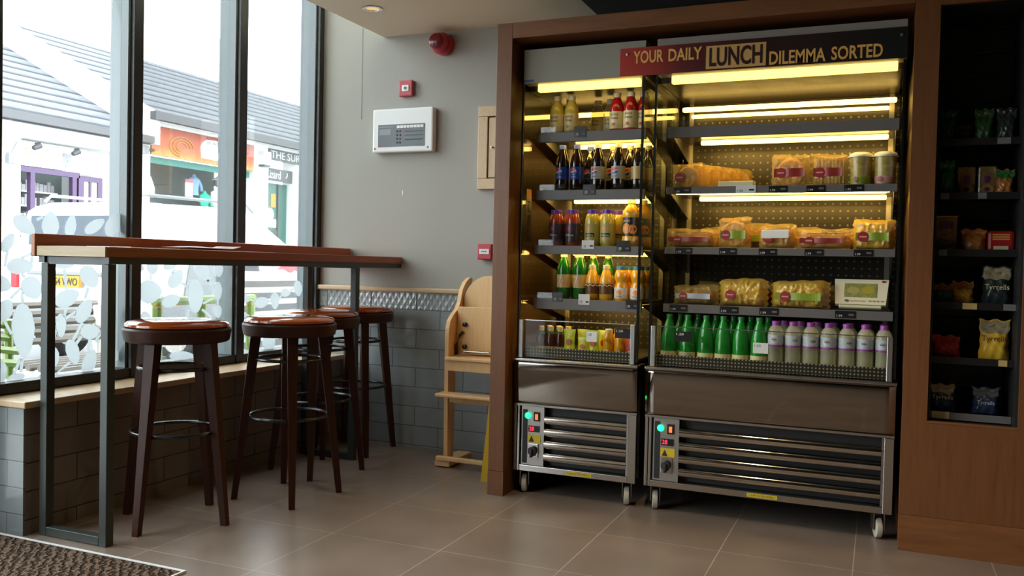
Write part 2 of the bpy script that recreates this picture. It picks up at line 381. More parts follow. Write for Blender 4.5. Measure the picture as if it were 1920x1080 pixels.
# windows: three glazed bays between mullions, one bay beyond the sill
MUL = [(2.335, 2.372), (3.020, 3.078), (3.740, 3.802), (4.452, 4.497)]
GX = -3.262
def leafpoly(cx, cy, ln, wd, an, n=14):
    a = math.radians(an); P = []
    for i in range(n):
        t = i / n * 2 * math.pi; u = math.cos(t); v = math.sin(t) * (1 - .28 * max(0, u)) * (1 if abs(u) < .95 else .6)
        x = u * ln / 2; y = v * wd / 2
        P.append((cx + x * math.cos(a) - y * math.sin(a), cy + x * math.sin(a) + y * math.cos(a)))
    return P
def on_glass(P, k):
    out = []
    for x, y in P: p = onx(GX + .004, x, y); out.append((p.y, p.z))
    return out
LEAF = {1: [(46,422,50,30,40),(95,421,50,34,-90),(133,424,44,22,-80),(178,424,44,22,-35),(214,422,48,30,-60),(15,455,40,22,-60),(38,499,50,32,0),(2,532,42,32,20),(60,540,46,40,60),(8,582,46,34,-60),
            (44,620,104,44,88),(115,610,46,20,90),(126,559,50,33,-25),(168,519,46,34,60),(158,583,50,28,-62),(170,622,38,30,0),(137,660,50,26,75),(100,668,40,24,80),(168,680,52,26,-70),(30,709,36,18,-20),(4,697,40,20,90),(121,497,36,16,0),(205,590,40,26,80),(210,660,40,22,60)],
        2: [(281,547,46,46,0),(286,502,26,22,90),(262,501,20,15,30),(319,499,26,14,-10),(330,523,40,25,-55),(321,564,36,25,-20),(367,555,64,31,88),(381,508,38,26,65),(411,506,28,16,90),(409,546,36,16,90),(409,584,26,15,90),(342,668,48,20,0),(300,640,30,18,40),(275,600,34,20,70)],
        3: [(461,560,18,16,30),(491,567,29,21,-20),(516,564,32,17,90),(536,549,18,16,0),(559,541,30,16,85),(504,643,36,25,90),(466,600,26,14,60),(545,600,26,18,30),(478,640,30,16,70)]}
STEM = {1: [(62,435,72,470),(72,470,38,485),(95,430,60,470),(133,440,120,470),(70,412,88,404),(15,470,10,500),(38,512,60,530),(62,470,58,520),(44,575,40,520),(44,660,14,735),(44,660,40,700),(115,590,100,640),(126,572,120,600),(126,545,121,500),(158,600,137,640),(168,535,160,560),(170,635,165,660),(100,680,75,735),(137,672,105,725),(168,700,120,735),(150,580,120,600),(170,608,140,650),(8,600,30,640),(205,600,180,640),(100,655,100,620),(60,520,20,560),(215,440,200,500)],
        2: [(284,515,283,530),(300,555,315,562),(340,530,360,542),(375,535,400,520),(384,520,406,540),(370,575,400,560),(330,505,322,512),(355,580,342,660),(409,555,409,575),(300,630,320,600),(380,580,398,595)],
        3: [(470,562,480,565),(503,567,508,564),(524,560,530,553),(545,545,551,542),(504,625,500,600),(466,590,455,620),(478,655,470,672),(461,620,453,660)]}
def stempoly(x0, y0, x1, y1, w_=5.5):
    d = Vector((x1-x0, y1-y0)); n = Vector((-d.y, d.x)).normalized() * w_/2
    return [(x0+n.x, y0+n.y), (x1+n.x, y1+n.y), (x1-n.x, y1-n.y), (x0-n.x, y0-n.y)]
WZ0, WZ1 = .522, 3.35
for i in range(3):
    y0, y1 = MUL[i][1], MUL[i+1][0]
    wdw = struct(MB().box(-3.33, XW, y0, y1, WZ0, WZ0+.045, .004).box(-3.33, XW, y0, y1, WZ1-.05, WZ1, .004).build('window_%d' % (i+1), M['winblack']))
    MB().box(-3.33, XW-.02, y0, y0+.012, WZ0+.046, WZ1-.051).box(-3.33, XW-.02, y1-.012, y1, WZ0+.046, WZ1-.051).build('window_bead', M['winalu'], wdw)
    MB().box(GX-.004, GX, y0+.012, y1-.012, WZ0+.045, WZ1-.05).build('window_pane', M['window'], wdw)
    d = MB(); e0, e1 = y0+.014, y1-.014
    def clip(P):
        return [(min(max(a, e0), e1), max(b, WZ0+.048)) for a, b in P]
    for k, L_ in enumerate(LEAF[i+1]):
        P = clip(on_glass(leafpoly(*L_), i))
        if max(p[0] for p in P) - min(p[0] for p in P) > .004: d.prism(P, 'x', GX+.002, GX+.0032)
    for S_ in STEM[i+1]:
        def covered(x, y):
            for cx, cy, ln, wd, an in LEAF[i+1]:
                a = math.radians(an); dx, dy = x-cx, y-cy; p_, q_ = dx*math.cos(a)+dy*math.sin(a), -dx*math.sin(a)+dy*math.cos(a)
                if (p_/(ln/2-1))**2 + (q_/(wd/2-1))**2 < 1: return True
            return False
        run, best = [], []
        for k in range(25):
            pt = (S_[0]+(S_[2]-S_[0])*k/24, S_[1]+(S_[3]-S_[1])*k/24)
            if covered(*pt): run = []
            else:
                run = run + [pt]
                if len(run) > len(best): best = run
        if len(best) < 3: continue
        S_ = (*best[0], *best[-1])
        P = clip(on_glass(stempoly(*S_, 5.5 if i == 0 else 4 if i == 1 else 3), i))
        if max(p[0] for p in P) - min(p[0] for p in P) > .002: d.prism(P, 'x', GX+.0006, GX+.0016)
    d.build('frosted_leaf_decal', M['frost'], wdw)
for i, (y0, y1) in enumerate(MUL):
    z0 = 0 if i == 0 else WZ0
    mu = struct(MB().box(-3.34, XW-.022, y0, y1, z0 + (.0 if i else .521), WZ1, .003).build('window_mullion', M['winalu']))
    MB().box(XW-.022, XW+.004, y0+.002, y1+.0, max(z0, .521), WZ1, .003).build('shaded_inner_face', M['winblack'], mu)  # room-side face coloured dark for its unlit, backlit shade
# entrance glazing left of the sill (outside the frame, lets the daylight in)
dr = struct(MB().box(-3.32, XW, -1.2, 2.30, 0, .10, .004).box(-3.32, XW, -1.2, 2.30, WZ1-.06, WZ1, .004).box(-3.32, XW, -1.2, -1.14, .10, WZ1-.06).box(-3.32, XW, .52, .58, .10, WZ1-.06).box(-3.32, XW, 2.25, 2.31, .10, WZ1-.06).build('door_1', M['winblack']))
MB().box(GX-.004, GX, -1.14, .52, .10, WZ1-.06).box(GX-.004, GX, .58, 2.25, .10, WZ1-.06).build('door_pane', M['window'], dr)
struct(box('wall_left', M['walltan'], XW-.12, XW, -4.1, -1.2, 0, 3.4))
# door mat well
matm = mat('coir_mat', (.115, .075, .05), .95, spec=.1); nt = matm.node_tree; b = nt.nodes['Principled BSDF']
tc = N(nt, 'ShaderNodeTexCoord'); wv = N(nt, 'ShaderNodeTexWave'); wv.bands_direction = 'DIAGONAL'; wv.inputs['Scale'].default_value = 14; wv.inputs['Distortion'].default_value = 6; wv.inputs['Detail'].default_value = 2; wv.inputs['Detail Scale'].default_value = 3
rp = ramp(nt, [(.2, (.05, .034, .024)), (.6, (.15, .10, .07))]); nt.links.new(tc.outputs['Object'], wv.inputs['Vector']); nt.links.new(wv.outputs['Fac'], rp.inputs[0]); nt.links.new(rp.outputs[0], b.inputs['Base Color'])
bp = N(nt, 'ShaderNodeBump'); bp.inputs['Strength'].default_value = 1; bp.inputs['Distance'].default_value = .012; nt.links.new(wv.outputs['Fac'], bp.inputs['Height']); nt.links.new(bp.outputs[0], b.inputs['Normal'])
M['alu_strip'] = mat('bare_aluminium', (.75, .77, .78), .45)
mt_ = thing('entrance_mat', 'brown zigzag ribbed entrance mat with a metal edge strip', 'mat', (-2.6, 1.6, 0))
MB().box(-.59, .42, -1.70, .690, .0005, .006).build('mat_surface', matm, mt_)
MB().box(-.59, .430, .692, .702, .0005, .008).box(.422, .430, -1.702, .692, .0005, .008).box(-.59, .430, -1.712, -1.702, .0005, .008).build('edge_strip', M['alu_strip'], mt_)

# ------------------------------------------------------------------ ceiling downlights
def downlight(x, y, label, watts):
    t = thing('ceiling_downlight', label, 'light', (x, y, 2.43), group='recessed downlights')
    MB().lathe([(.050, 0), (.054, -.004), (.046, -.007), (.036, -.004), (.034, -.001)], 28).build('trim_ring', M['chrome'], t, True)
    MB().lathe([(.0, -.0015), (.033, -.0015)], 24).build('lamp_face', M['lampface'], t)
    if watts:
        l = bpy.data.lights.new('downlight', 'SPOT'); l.energy = watts; l.color = (1, .72, .42); l.spot_size = 1.9; l.spot_blend = .8; l.shadow_soft_size = .035
        o = bpy.data.objects.new('lamp_light', l); C.objects.link(o); o.parent = t; o.location = (0, 0, -.02)
M['lampface'] = mat('lamp_face', (1, .9, .7), .4, emit=(1, .85, .6), es=.14)
downlight(-2.52, 3.97, 'small chrome recessed ceiling downlight above the window bar', 0)
for i, (x, y, q) in enumerate([(-.75, 2.75, 50), (.9, 2.4, 17), (-1.9, .6, 60), (.5, .4, 60), (2.2, 1.8, 30), (-.9, -1.6, 25), (1.6, -1.4, 20)]):
    downlight(x, y, ['chrome downlight in the dark ceiling in front of the fridges', 'chrome downlight in the dark ceiling in front of the snack cupboard', 'chrome downlight above the entrance mat', 'chrome downlight above the middle of the shop floor', 'chrome downlight near the right wall', 'chrome downlight at the rear left', 'chrome downlight at the rear right'][i], q)

# ------------------------------------------------------------------ window bar table
t = thing('window_bar_table', 'long wooden bar table on dark steel legs along the window', 'table', (-2.80, 3.4, 0))
def L(x, y): return x + 2.80, y - 3.4
def tb(name, m, x0, x1, y0, y1, z0, z1, bev=0, par=None): return MB().box(x0+2.80, x1+2.80, y0-3.4, y1-3.4, z0, z1, bev).build(name, m, par or t)
top = tb('table_top', M['bartop'], -2.976, -2.612, 2.362, 4.494, 1.080, 1.119, .003)
tb('end_board', M['barend'], -2.972, -2.618, 2.350, 2.3615, 1.081, 1.118)
tb('upstand', M['bartop'], -2.998, -2.9765, 2.345, 4.494, 1.078, 1.166, .003)
fr = MB()
for y in (2.372, 4.02):
    pass
fr.box(.158, .188, -1.038+.0, 1.08, 1.055, 1.0795).box(-.176, -.146, -1.038, 1.08, 1.055, 1.0795)
fr.build('long_rail', M['framegreen'], t)
for y in (2.385, 4.03):
    for x in (-2.637, -2.951): MB().box(x-.018+2.8, x+.018+2.8, y-.018-3.4, y+.018-3.4, 0, 1.0545, .002).build('leg', M['framegreen'], t)
    MB().box(-.1325, .1445, y-3.4-.018, y-3.4+.018, 0.002, .036, .002).build('foot_bar', M['framegreen'], t)
    MB().box(-.145, .157, y-3.4-.015, y-3.4+.015, 1.05, 1.079).build('cross_bar', M['framegreen'], t)
p = MB().box(-.105, .105, -.148, .148, 0, .0035).build('paper_sheet', M['paper'], None, loc=(-2.80, 2.66, 1.1195), rot=(0, 0, .12)); tag(p, 'sheet of white paper lying on the near end of the bar table', 'paper')
p = MB().grid(lambda u, v: Vector(((u-.5)*.16, (v-.5)*.30, .003 + .006*math.sin(u*6)*math.sin(v*3.1) + .010*max(0, v-.85)/.15)), 12, 12).build('paper_bag', M['oak_h'], None, loc=(-2.74, 2.98, 1.1255), rot=(0, 0, -.1))
sol = p.modifiers.new('s', 'SOLIDIFY'); sol.thickness = .002; tag(p, 'flat brown paper bag beside the white sheet on the bar table', 'bag')

# ------------------------------------------------------------------ bar stools
def make_stool():
    s = thing('bar_stool', '.. .. .. ..', 'stool', group='bar stools at the window bar')
    MB().lathe([(0, .742), (.196, .742), (.205, .748), (.210, .775), (.212, .792), (.206, .800), (0, .800)], 48).build('seat_apron', M['stoolwood'], s, True)
    MB().lathe([(.196, .8005), (.203, .806), (.202, .815), (.192, .824), (.15, .832), (.08, .836), (0, .837)], 48).build('seat_cushion', M['leather'], s, True)
    for a in range(4):
        an = math.pi/4 + a*math.pi/2; c_, s_ = math.cos(an), math.sin(an)
        MB().taper((.235*c_, .235*s_, 0), (.150*c_, .150*s_, .7415), .026, .046, an).build('leg', M['stoolwood'], s)
    def ring(z, r, ax=0):
        return MB().tube([(r*math.cos(2*math.pi*i/40), r*math.sin(2*math.pi*i/40), z) for i in range(40)], .0075, 8, True)
    ring(.375, .176).build('foot_ring', M['blackmetal'], s, True)
    ring(.635, .148).build('upper_ring', M['blackmetal'], s, True)
    for z, r in ((.375, .19), (.635, .160)):
        for a in range(4):
            an = math.pi/4 + a*math.pi/2
            MB().lathe([(0, 0), (.006, .001), (.006, .004), (0, .006)], 10, axis='y').build('screw', M['chrome'], s, loc=((r+.012)*math.cos(an), (r+.012)*math.sin(an), z), rot=(0, 0, an - math.pi/2 + math.pi))
    return s
stool0 = make_stool()
SP = [((-2.658, 2.754), math.atan2(2.784-2.526, -2.423+2.621)-math.pi/2+math.pi/2, 'round tan leather bar stool nearest the camera, at the near end of the bar'),
      ((-2.4865, 3.269), math.radians(-3), 'bar stool with tan leather seat standing furthest out from the window bar, second from near'),
      ((-2.669, 3.748), math.radians(-17), 'bar stool half hidden behind the second stool, third along the window bar'),
      ((-2.775, 4.262), math.radians(4), 'furthest bar stool, close to the grey tiled wall')]
for i, (c_, a, lab) in enumerate(SP):
    if i == 0: stool0.location = (*c_, 0); stool0.rotation_euler.z = a; stool0['label'] = lab
    else: dup(stool0, (*c_, 0), a, lab)

# ------------------------------------------------------------------ things on the back wall
YW = YB
t = thing('fire_alarm_panel', 'white fire alarm control panel with dark display on the grey wall', 'control panel', (-2.608, YW, 1.865))
t.scale = (1, .62, 1)
MB().box(-.203, .203, -.075, -.0005, -.128, .128, .010).build('housing', M['white'], t)
MB().box(-.163, .150, -.0785, -.0755, -.096, .035, .001).build('display', M['screen'], t)
MB().box(-.155, -.062, -.0798, -.0788, .018, .024).box(-.155, -.075, -.0798, -.0788, -.026, .008).build('display_field', mat('mid_grey_field', (.22, .24, .25), .4), t)
mm = MB()
for i in range(8): mm.box(-.035+i*.0225, -.016+i*.0225, -.0798, -.0788, .012, .027)
mm.build('zone_lamps', M['paper'], t)
for i in range(4):
    for j in range(2): MB().lathe([(0, 0), (.006, .0), (.006, .004), (0, .005)], 12, axis='y').build('button', M['ink'], t, loc=(-.033+j*.020, -.0790, -.006-i*.022))
MB().box(.004, .014, -.0800, -.0789, -.008, .004).box(-.156, -.144, -.08, -.0789, -.090, -.070).build('red_mark', M['fadedred'], t)
MB().box(.02, .14, -.0799, -.0789, -.012, -.008).box(.02, .14, -.0799, -.0789, -.034, -.030).box(.02, .14, -.0799, -.0789, -.060, -.054).build('printed_lines', M['ink'], t)
for x in (-.185, .172): MB().lathe([(0, 0), (.006, 0), (.006, .002), (0, .003)], 12, axis='y').build('screw', M['screen'], t, loc=(x, -.0755, -.105))
t = thing('alarm_key_switch', 'small square red key switch plate above the white control panel', 'switch', (-2.603, YW, 2.113))
MB().box(-.046, .046, -.028, -.0005, -.047, .047, .006).build('plate', M['fadedred'], t)
MB().box(-.023, .023, -.031, -.0285, -.018, .018, .001).build('insert', M['paper'], t); MB().lathe([(0, 0), (.009, 0), (.009, .002), (0, .003)], 14, axis='y').build('key_slot', M['screen'], t, loc=(0, -.0315, 0))
t = thing('alarm_sounder', 'red round fire alarm sounder high on the grey wall', 'alarm', (-2.36, YW, 2.350))
MB().lathe([(0, .0), (.062, .001), (.063, .05), (.056, .058), (0, .058)], 32, axis='y').build('base', M['red'], t, True)
MB().lathe([(.0, .058), (.052, .0585), (.050, .10), (.046, .108), (0, .108)], 32, axis='y').build('body', M['red'], t, True)
MB().lathe([(0, .1085), (.044, .1085), (.038, .125), (.02, .132), (0, .134)], 32, axis='y').build('lens', M['reddark'], t, True)
t = thing('manual_call_point', 'red fire call point with white strip beside the wooden surround', 'alarm', (-2.06, YW, 1.158))
MB().box(-.044, .044, -.050, -.0005, -.044, .044, .005).build('housing', M['red'], t); MB().box(-.030, .030, -.053, -.0505, -.012, .016).build('glass_strip', M['paper'], t)
for i in range(3): MB().lathe([(0, 0), (.004, 0), (.004, .001), (0, .001)], 10, axis='y').build('dot', M['ink'], t, loc=(-.012+i*.012, -.0535, .002))
t = thing('wall_cupboard', 'small pale wood cupboard door framed on the grey wall', 'cupboard', (-1.94, YW, 1.748))
MB().box(-.185, .185, -.028, -.0005, .175, .235, .003).box(-.185, .185, -.028, -.0005, -.235, -.175, .003).box(-.185, -.125, -.028, -.0005, -.1745, .1745, .003).box(.125, .185, -.028, -.0005, -.1745, .1745, .003).build('frame', M['pine'], t)
d = MB().box(-.119, .119, -.022, -.004, -.169, .169, .002).build('door', M['pine'], t); MB().lathe([(0, 0), (.004, 0), (.007, .010), (.006, .014), (0, .016)], 12, axis='y').build('knob', M['steeldull'], d, loc=(-.095, -.022, 0))

# ------------------------------------------------------------------ wooden high chair
t = thing('wooden_high_chair', 'beech wood high chair standing against the grey tiled wall', 'high chair', (-1.955, 4.24, 0))
def side(sgn):
    pts = [(-.10, .036), (-.055, .036), (.00, .50), (.05, .80), (.10, .90), (.14, 1.00), (.155, 1.02), (.17, 1.0), (.15, .90), (.11, .78), (.02, .50), (-.01, .036), (.03, .036), (.03, .036)]
    pts = [(-.10, .04), (-.03, .04), (-.015, .55), (.03, .74), (.10, .86), (.15, .97), (.155, 1.00), (.13, 1.01), (.06, .925), (-.05, .83), (-.10, .76), (-.106, .55)]
    pts = [(-.10, .04), (-.03, .04), (-.02, .50), (.02, .66), (.07, .80), (.12, .92), (.16, .985), (.172, 1.00), (.160, 1.012), (.13, 1.008), (.085, .985), (.05, .95), (.032, .91), (.02, .875), (-.01, .84), (-.06, .81), (-.095, .78), (-.108, .74), (-.112, .70), (-.108, .40)]
    return MB().prism(pts, 'x', sgn*.165-.011, sgn*.165+.011)
for s_ in (-1, 1):
    side(s_).build('side_panel', M['beech'], t)
    MB().box(s_*.165-.045 if s_ < 0 else .12, -.12 if s_ < 0 else .21, -.14, .14, .004, .036, .006).build('foot_runner', M['beech'], t)
bpv = [(-.153, .56), (.153, .56), (.153, .86)] + [(.153*math.cos(a), .86 + .165*math.sin(a)) for a in [math.pi*i/14 for i in range(1, 14)]] + [(-.153, .86)]
MB().prism(bpv, 'y', .055, .070).build('backrest', M['beech'], t)
MB().box(-.15, .15, -.02, -.008, .60, .855, .003).build('front_panel', M['beech'], t)
MB().box(-.1535, .1535, -.16, .05, .575, .592, .004).build('seat', M['beech'], t)
MB().box(-.1535, .1535, -.145, -.13, .52, .574, .002).build('seat_apron', M['beech'], t)
MB().box(-.185, .185, -.20, -.106, .385, .403, .005).build('foot_rest', M['beech'], t)
MB().box(-.150, .150, -.10, -.085, .345, .384, .002).build('foot_rest_apron', M['beech'], t)
MB().box(-.20, .20, -.15, -.12, .0005+.037, .060, .004).build('front_rail', M['beech'], t)
for x, z in ((-.10, .76), (-.10, .64), (.10, .64)): MB().lathe([(0, 0), (.013, 0), (.013, .012), (0, .015)], 14, axis='y').build('knob', M['blackmetal'], t, loc=(x, -.0205, z))
MB().tube([(-.145, -.03, .60), (-.14, -.045, .65), (-.125, -.035, .70), (-.11, -.024, .72)], .008).build('harness_strap', M['blackmetal'], t, True)
MB().tube([(-.10, -.035, .615), (.05, -.035, .615)], .005).build('harness_bar', M['steeldull'], t, True)

# folded wet floor sign
t = thing('wet_floor_sign', 'folded yellow wet floor sign leaning behind the wooden post', 'sign', (-1.765, 3.93, 0), rz=.15)
for k, dy in ((0, 0), (1, .028)):
    MB().prism([(-.045, .0), (.10, .0), (.075, .42), (-.005, .42)], 'y', dy, dy+.014).build('panel', M['yellow'], t)
MB().box(-.005, .075, -.002, .044, .421, .435, .003).build('hinge', M['yellow'], t)

# ------------------------------------------------------------------ wooden surround and snack cupboard
YF = 3.72
t = thing('wooden_surround', 'oak portal frame standing round the two display fridges', 'frame', (-.78, YF, 0))
MB().box(-.898, -.820, 0, .745, .115, 2.207, .002).build('post', M['oak'], t)
MB().box(-.899, -.819, -.001, .745, 0, .1145).build('plinth', M['oak'], t)
MB().box(-.8195, .875, 0, .745, 2.135, 2.207, .002).build('beam', M['oak_h'], t)
struct(box('wall_recess', M['black'], -1.599, .095, 4.475, YB-.002, 0, 2.13))
X0 = .096
t = thing('snack_cupboard', 'tall oak wall unit with dark open shelves of snacks', 'cabinet', (.35, YF, 0))
fx0, fx1 = X0-.35, 1.9-.35
nx0, nx1 = .184-.35, .492-.35
MB().box(fx0, nx0, 0, .018, .1425, 2.207).box(nx1, fx1, 0, .018, .1425, 2.207).box(nx0, nx1, 0, .018, .1425, .508).box(nx0, nx1, 0, .018, 2.118, 2.207).build('front_panel', M['oak'], t)
MB().box(fx0, fx1, -.002, .018, 0, .1415).build('plinth', M['oak_h'], t)
MB().box(fx0, fx0+.018, .0185, .76, 0, 2.207).build('side_panel', M['oak'], t)
MB().box(nx0, nx0+.010, .0185, .40, .508, 2.118).box(nx1-.010, nx1, .0185, .40, .508, 2.118).box(nx0+.0105, nx1-.0105, .0185, .40, .500, .510).box(nx0, nx1, .0185, .405, 2.119, 2.13).box(nx0, nx1, .402, .408, .50, 2.118).build('niche_lining', M['black'], t)
sl = MB()
for i in range(16): sl.box(nx0+.0105, nx1-.0105, .392, .401, .512+i*.1, .512+i*.1+.094, .002)
sl.build('slat_back', mat('dark_slatwall', (.018, .015, .012), .4), t)
MB().box(nx0, nx1, -.001, .018, .5085, .517).build('niche_sill', M['oak_h'], t)
SZ = [1.612, 1.402, 1.180, .972, .756, .537]
M['darkshelf'] = mat('smoky_shelf', (.014, .013, .012), .35)
for i, z in enumerate(SZ):
    s_ = MB().box(nx0+.012, nx1-.012, .10, .39, z-.012, z-.004).build('shelf', M['darkshelf'], t)
    MB().box(nx0+.012, nx1-.012, .094, .099, z-.022, z+.006).build('shelf_lip', M['darkshelf'] if i < 5 else M['rail'], s_)

# ------------------------------------------------------------------ display fridges
def fridge(name, label, x0, x1, shelves, ctl):
    """x0..x1 outer width; front plane Y=3.80"""
    yf, yb = 3.80, 4.44; xc = (x0+x1)/2
    t = thing(name, label, 'fridge', (xc, yf, 0))
    def bx(n, m, a, b, c, d, e, f, par=None, bev=0): return MB().box(a-xc, b-xc, c-yf, d-yf, e, f, bev).build(n, m, par or t)
    bx('hood', M['hood'] if x1 < 0 - .5 else M['hoodtop'], x0+.015, x1-.004, yf, yb, 1.940, 2.098, bev=.002)
    bx('canopy_light', M['canopy'], x0+.075, x1-.035, yf+.03, yf+.062, 1.905, 1.9395, bev=.004)
    bx('canopy_housing', M['housing'], x0+.02, x1-.02, yf+.07, yb-.02, 1.915, 1.9395)
    bx('back_panel', M['backpanel'], x0+.03, x1-.012, yb-.03, yb-.02, .66, 1.914)
    bx('rear_casing', M['black'], x0+.012, x1-.012, yb-.018, yb, .11, 1.939)
    bx('side_glass', M['fglass'], x0+.012, x0+.018, yf+.012, yb-.035, .66, 1.914)
    bx('side_glass', M['fglass'], x1-.014, x1-.008, yf+.012, yb-.035, .66, 1.914)
    bx('glass_edge', M['glassedge'], x0+.010, x0+.020, yf, yf+.011, .66, 1.939)
    bx('glass_edge', M['glassedge'], x1-.016, x1-.006, yf, yf+.011, .66, 1.939)
    # uprights at the rear
    for x in (x0+.045, x1-.06): bx('shelf_upright', M['steeldull'], x, x+.022, yb-.055, yb-.031, .66, 1.914)
    tub = MB().box(x0+.03-xc, x1-.03-xc, yb-.16-yf, yb-.135-yf, 1.858, 1.880, .006).build('tube_glow', M['tube_rear'], t)
    if x1 > 0: MB().box(x0+.06-xc, x1-.06-xc, yb-.085-yf, yb-.065-yf, 1.838, 1.856, .006).build('tube_glow', M['tube_rear'], t)  # added glowing bar in place of the upper tube's reflection
    for (z, thk, depth, lit) in shelves:
        s_ = bx('shelf', M['under'], x0+.055, x1-.03, 3.925, yb-.032, z-.014, z-.002)
        bx('price_rail', M['rail'], x0+.047, x1-.022, 3.905, 3.924, z-thk, z+.002, s_, .002)
        bx('clear_stop', M['lowglass'], x0+.055, x1-.03, 3.912, 3.915, z+.0025, z+.030, s_)
        for x in (x0+.05, x1-.034):
            MB().prism([(.13, z-.015), (.60, z-.015), (.60, z-.12)], 'x', x-xc, x-xc+.004).build('bracket', M['steeldull'], s_)
        if lit:
            MB().box(x0+.085-xc, x1-.05-xc, .135, .150, z-.030, z-.0155, .004).build('strip_light', M['tube'], s_)
            MB().box(x0+.14-xc, x1-.06-xc, .40, .425, z-.040, z-.018, .006).build('tube_glow', M['tube_rear'], s_)
    # base: deck, grille, ledge, low glass
    bx('deck', M['shelf'], x0+.02, x1-.02, yf+.06, yb-.03, .655, .668)
    bx('air_grille', M['grille'], x0+.035, x1-.035, yf+.030, yf+.040, .6525, .700)
    bx('ledge', M['steel'], x0, x1, yf-.018, yf+.10, .636, .648, bev=.003)
    bx('front_glass', M['lowglass'], x0+.045, x1-.035, yf+.012, yf+.018, .655, .826)
    bx('glass_rail', M['steel'], x0+.045, x1-.035, yf+.011, yf+.019, .8265, .830)
    for x in (x0+.020, x1-.042): bx('glass_bracket', M['steeldull'], x, x+.022, yf-.004, yf+.011, .649, .830, bev=.003)
    bx('body', M['black'], x0+.01, x1-.01, yf+.085, yb-.02, .12, .635)
    # mirror panel, gently curved inwards at the bottom
    W = x1 - x0 - .006
    def mp(u, v):
        z = .432 + v*.203; y = -.012 + .014*(1-v)**2 + .0012*v**3
        return Vector((-W/2 + u*W, y, z))
    q = MB().grid(mp, 24, 14).build('mirror_panel', M['mirror'], t, True); so = q.modifiers.new('s', 'SOLIDIFY'); so.thickness = .003; so.offset = -1
    bx('panel_trim', M['steel'], x0+.003, x1-.003, yf+.000, yf+.022, .422, .4315)
    # steel lower frame
    for a, b_ in ((x0+.004, x0+.018), (x0+.022, x0+.034), (x1-.040, x1-.004)): bx('frame_upright', M['steel'], a, b_, yf, yf+.02, .112, .421, bev=.002)
    bx('bottom_rail', M['steel'], x0+.0345, x1-.0405, yf, yf+.02, .112, .140, bev=.002)
    a, b_ = x0+.042, x0+.150
    cp = bx('control_panel', M['steeldull'], a, b_, yf+.006, yf+.02, .142, .420)
    bx('control_recess', M['ink'], a+.006, a+.030, yf+.004, yf+.0058, .150, .405, cp)
    l1 = MB().lathe([(0, 0), (.015, 0), (.013, .006), (0, .008)], 20, axis='y').build('green_lamp', M['ledgreen'], cp, loc=(a+.032-xc, .0035, .376))
    bx('rocker_switch', M['ticket'], a+.062, a+.092, yf+.001, yf+.0058, .352, .396, cp); bx('switch_glow', M['ledorange'], a+.070, a+.084, yf-.0005, yf+.0008, .360, .386, cp)
    bx('readout', M['ticket'], a+.036, a+.092, yf+.003, yf+.0058, .300, .330, cp); text('digits', '28', M['ledred'], cp, a+.040-xc, a+.064-xc, .306, .325, .0028)
    bx('warning_sticker', M['yelsticker'], a+.034, a+.098, yf+.003, yf+.0058, .250, .288, cp)
    MB().prism([(a+.040-xc, .254), (a+.066-xc, .254), (a+.053-xc, .282)], 'y', .002, .0028).build('warning_triangle', M['ink'], cp)
    bx('switch_plate', M['steel'], a+.036, a+.088, yf+.0, yf+.0058, .178, .245, cp, .002)
    k_ = MB().lathe([(0, 0), (.021, 0), (.020, .016), (0, .018)], 24, axis='y').box(-.006, .006, -.030, -.006, -.028, .010, .002).build('rotary_knob', M['ink'], cp, True, loc=(a+.062-xc, -.0005, .213))
    for i in range(4):
        zz = .170 + i*.058
        MB().prism([(.016 - .019*math.cos(q), zz+.017+.021*math.sin(q)) for q in [-.9+i*.3 for i in range(8)]] + [(.03, zz+.032), (.026, zz+.004)], 'x', x0+.158-xc, x1-.050-xc).build('louvre', M['louvre'], t, True)
    bx('grille_frame', M['steeldull'], x0+.151, x0+.157, yf+.001, yf+.02, .142, .420); bx('grille_frame', M['steeldull'], x1-.049, x1-.0405, yf+.001, yf+.02, .142, .420)
    bx('grille_backing', M['ink'], x0+.158, x1-.05, yf+.045, yf+.050, .142, .420)
    c0 = x0 + (.27 if x1 < -.5 else .455)
    stq = bx('rating_sticker', M['yelsticker'], c0, c0+.125, yf-.002, yf-.0003, .118, .134)
    text('sticker_text', 'CLEAN FILTER WEEKLY', M['ink'], stq, c0+.006-xc, c0+.119-xc, .122, .130, -.0022, ext=.0002)
    # castors
    for (x, y) in ((x0+.045, .055), (x1-.055, .055), (x0+.045, .56), (x1-.055, .56)):
        w_ = MB().lathe([(0, -.013), (.034, -.013), (.042, -.010), (.043, 0), (.042, .010), (.034, .013), (0, .013)], 28, axis='x').build('castor_wheel', M['castor'], t, True, loc=(x-xc, y, .0435), rot=(0, 0, .25))
        MB().lathe([(0, -.016), (.012, -.016), (.012, .016), (0, .016)], 14, axis='x').build('hub', M['ink'], w_)
        MB().box(-.022, -.018, -.022, .022, -.006, .068).box(.018, .022, -.022, .022, -.006, .068).box(-.022, .022, -.022, .022, .062, .068).build('castor_fork', M['steeldull'], w_)
    return t
M['ledgreen'] = mat('green_indicator', (0, 1, .2), .3, emit=(.01, 1, .18), es=5)
M['ledorange'] = mat('orange_switch_glow', (1, .2, .05), .3, emit=(1, .16, .04), es=1.2)
M['ledred'] = mat('red_digits', (1, .05, .08), .3, emit=(1, .03, .08), es=2)
LS = [(1.722, .045, 0, 1), (1.446, .045, 0, 1), (1.182, .040, 0, 1), (.928, .050, 0, 1)]
WS = [(1.722, .046, 0, 1), (1.453, .030, 0, 1), (1.182, .030, 0, 0), (.924, .036, 0, 0)]
F1 = fridge('narrow_display_fridge', 'narrow stainless open display fridge stocked with bottled drinks', -1.588, -.984, LS, 0)
F2 = fridge('wide_display_fridge', 'wide stainless open display fridge of sandwiches with green bottles below', -.952, .076, WS, 0)
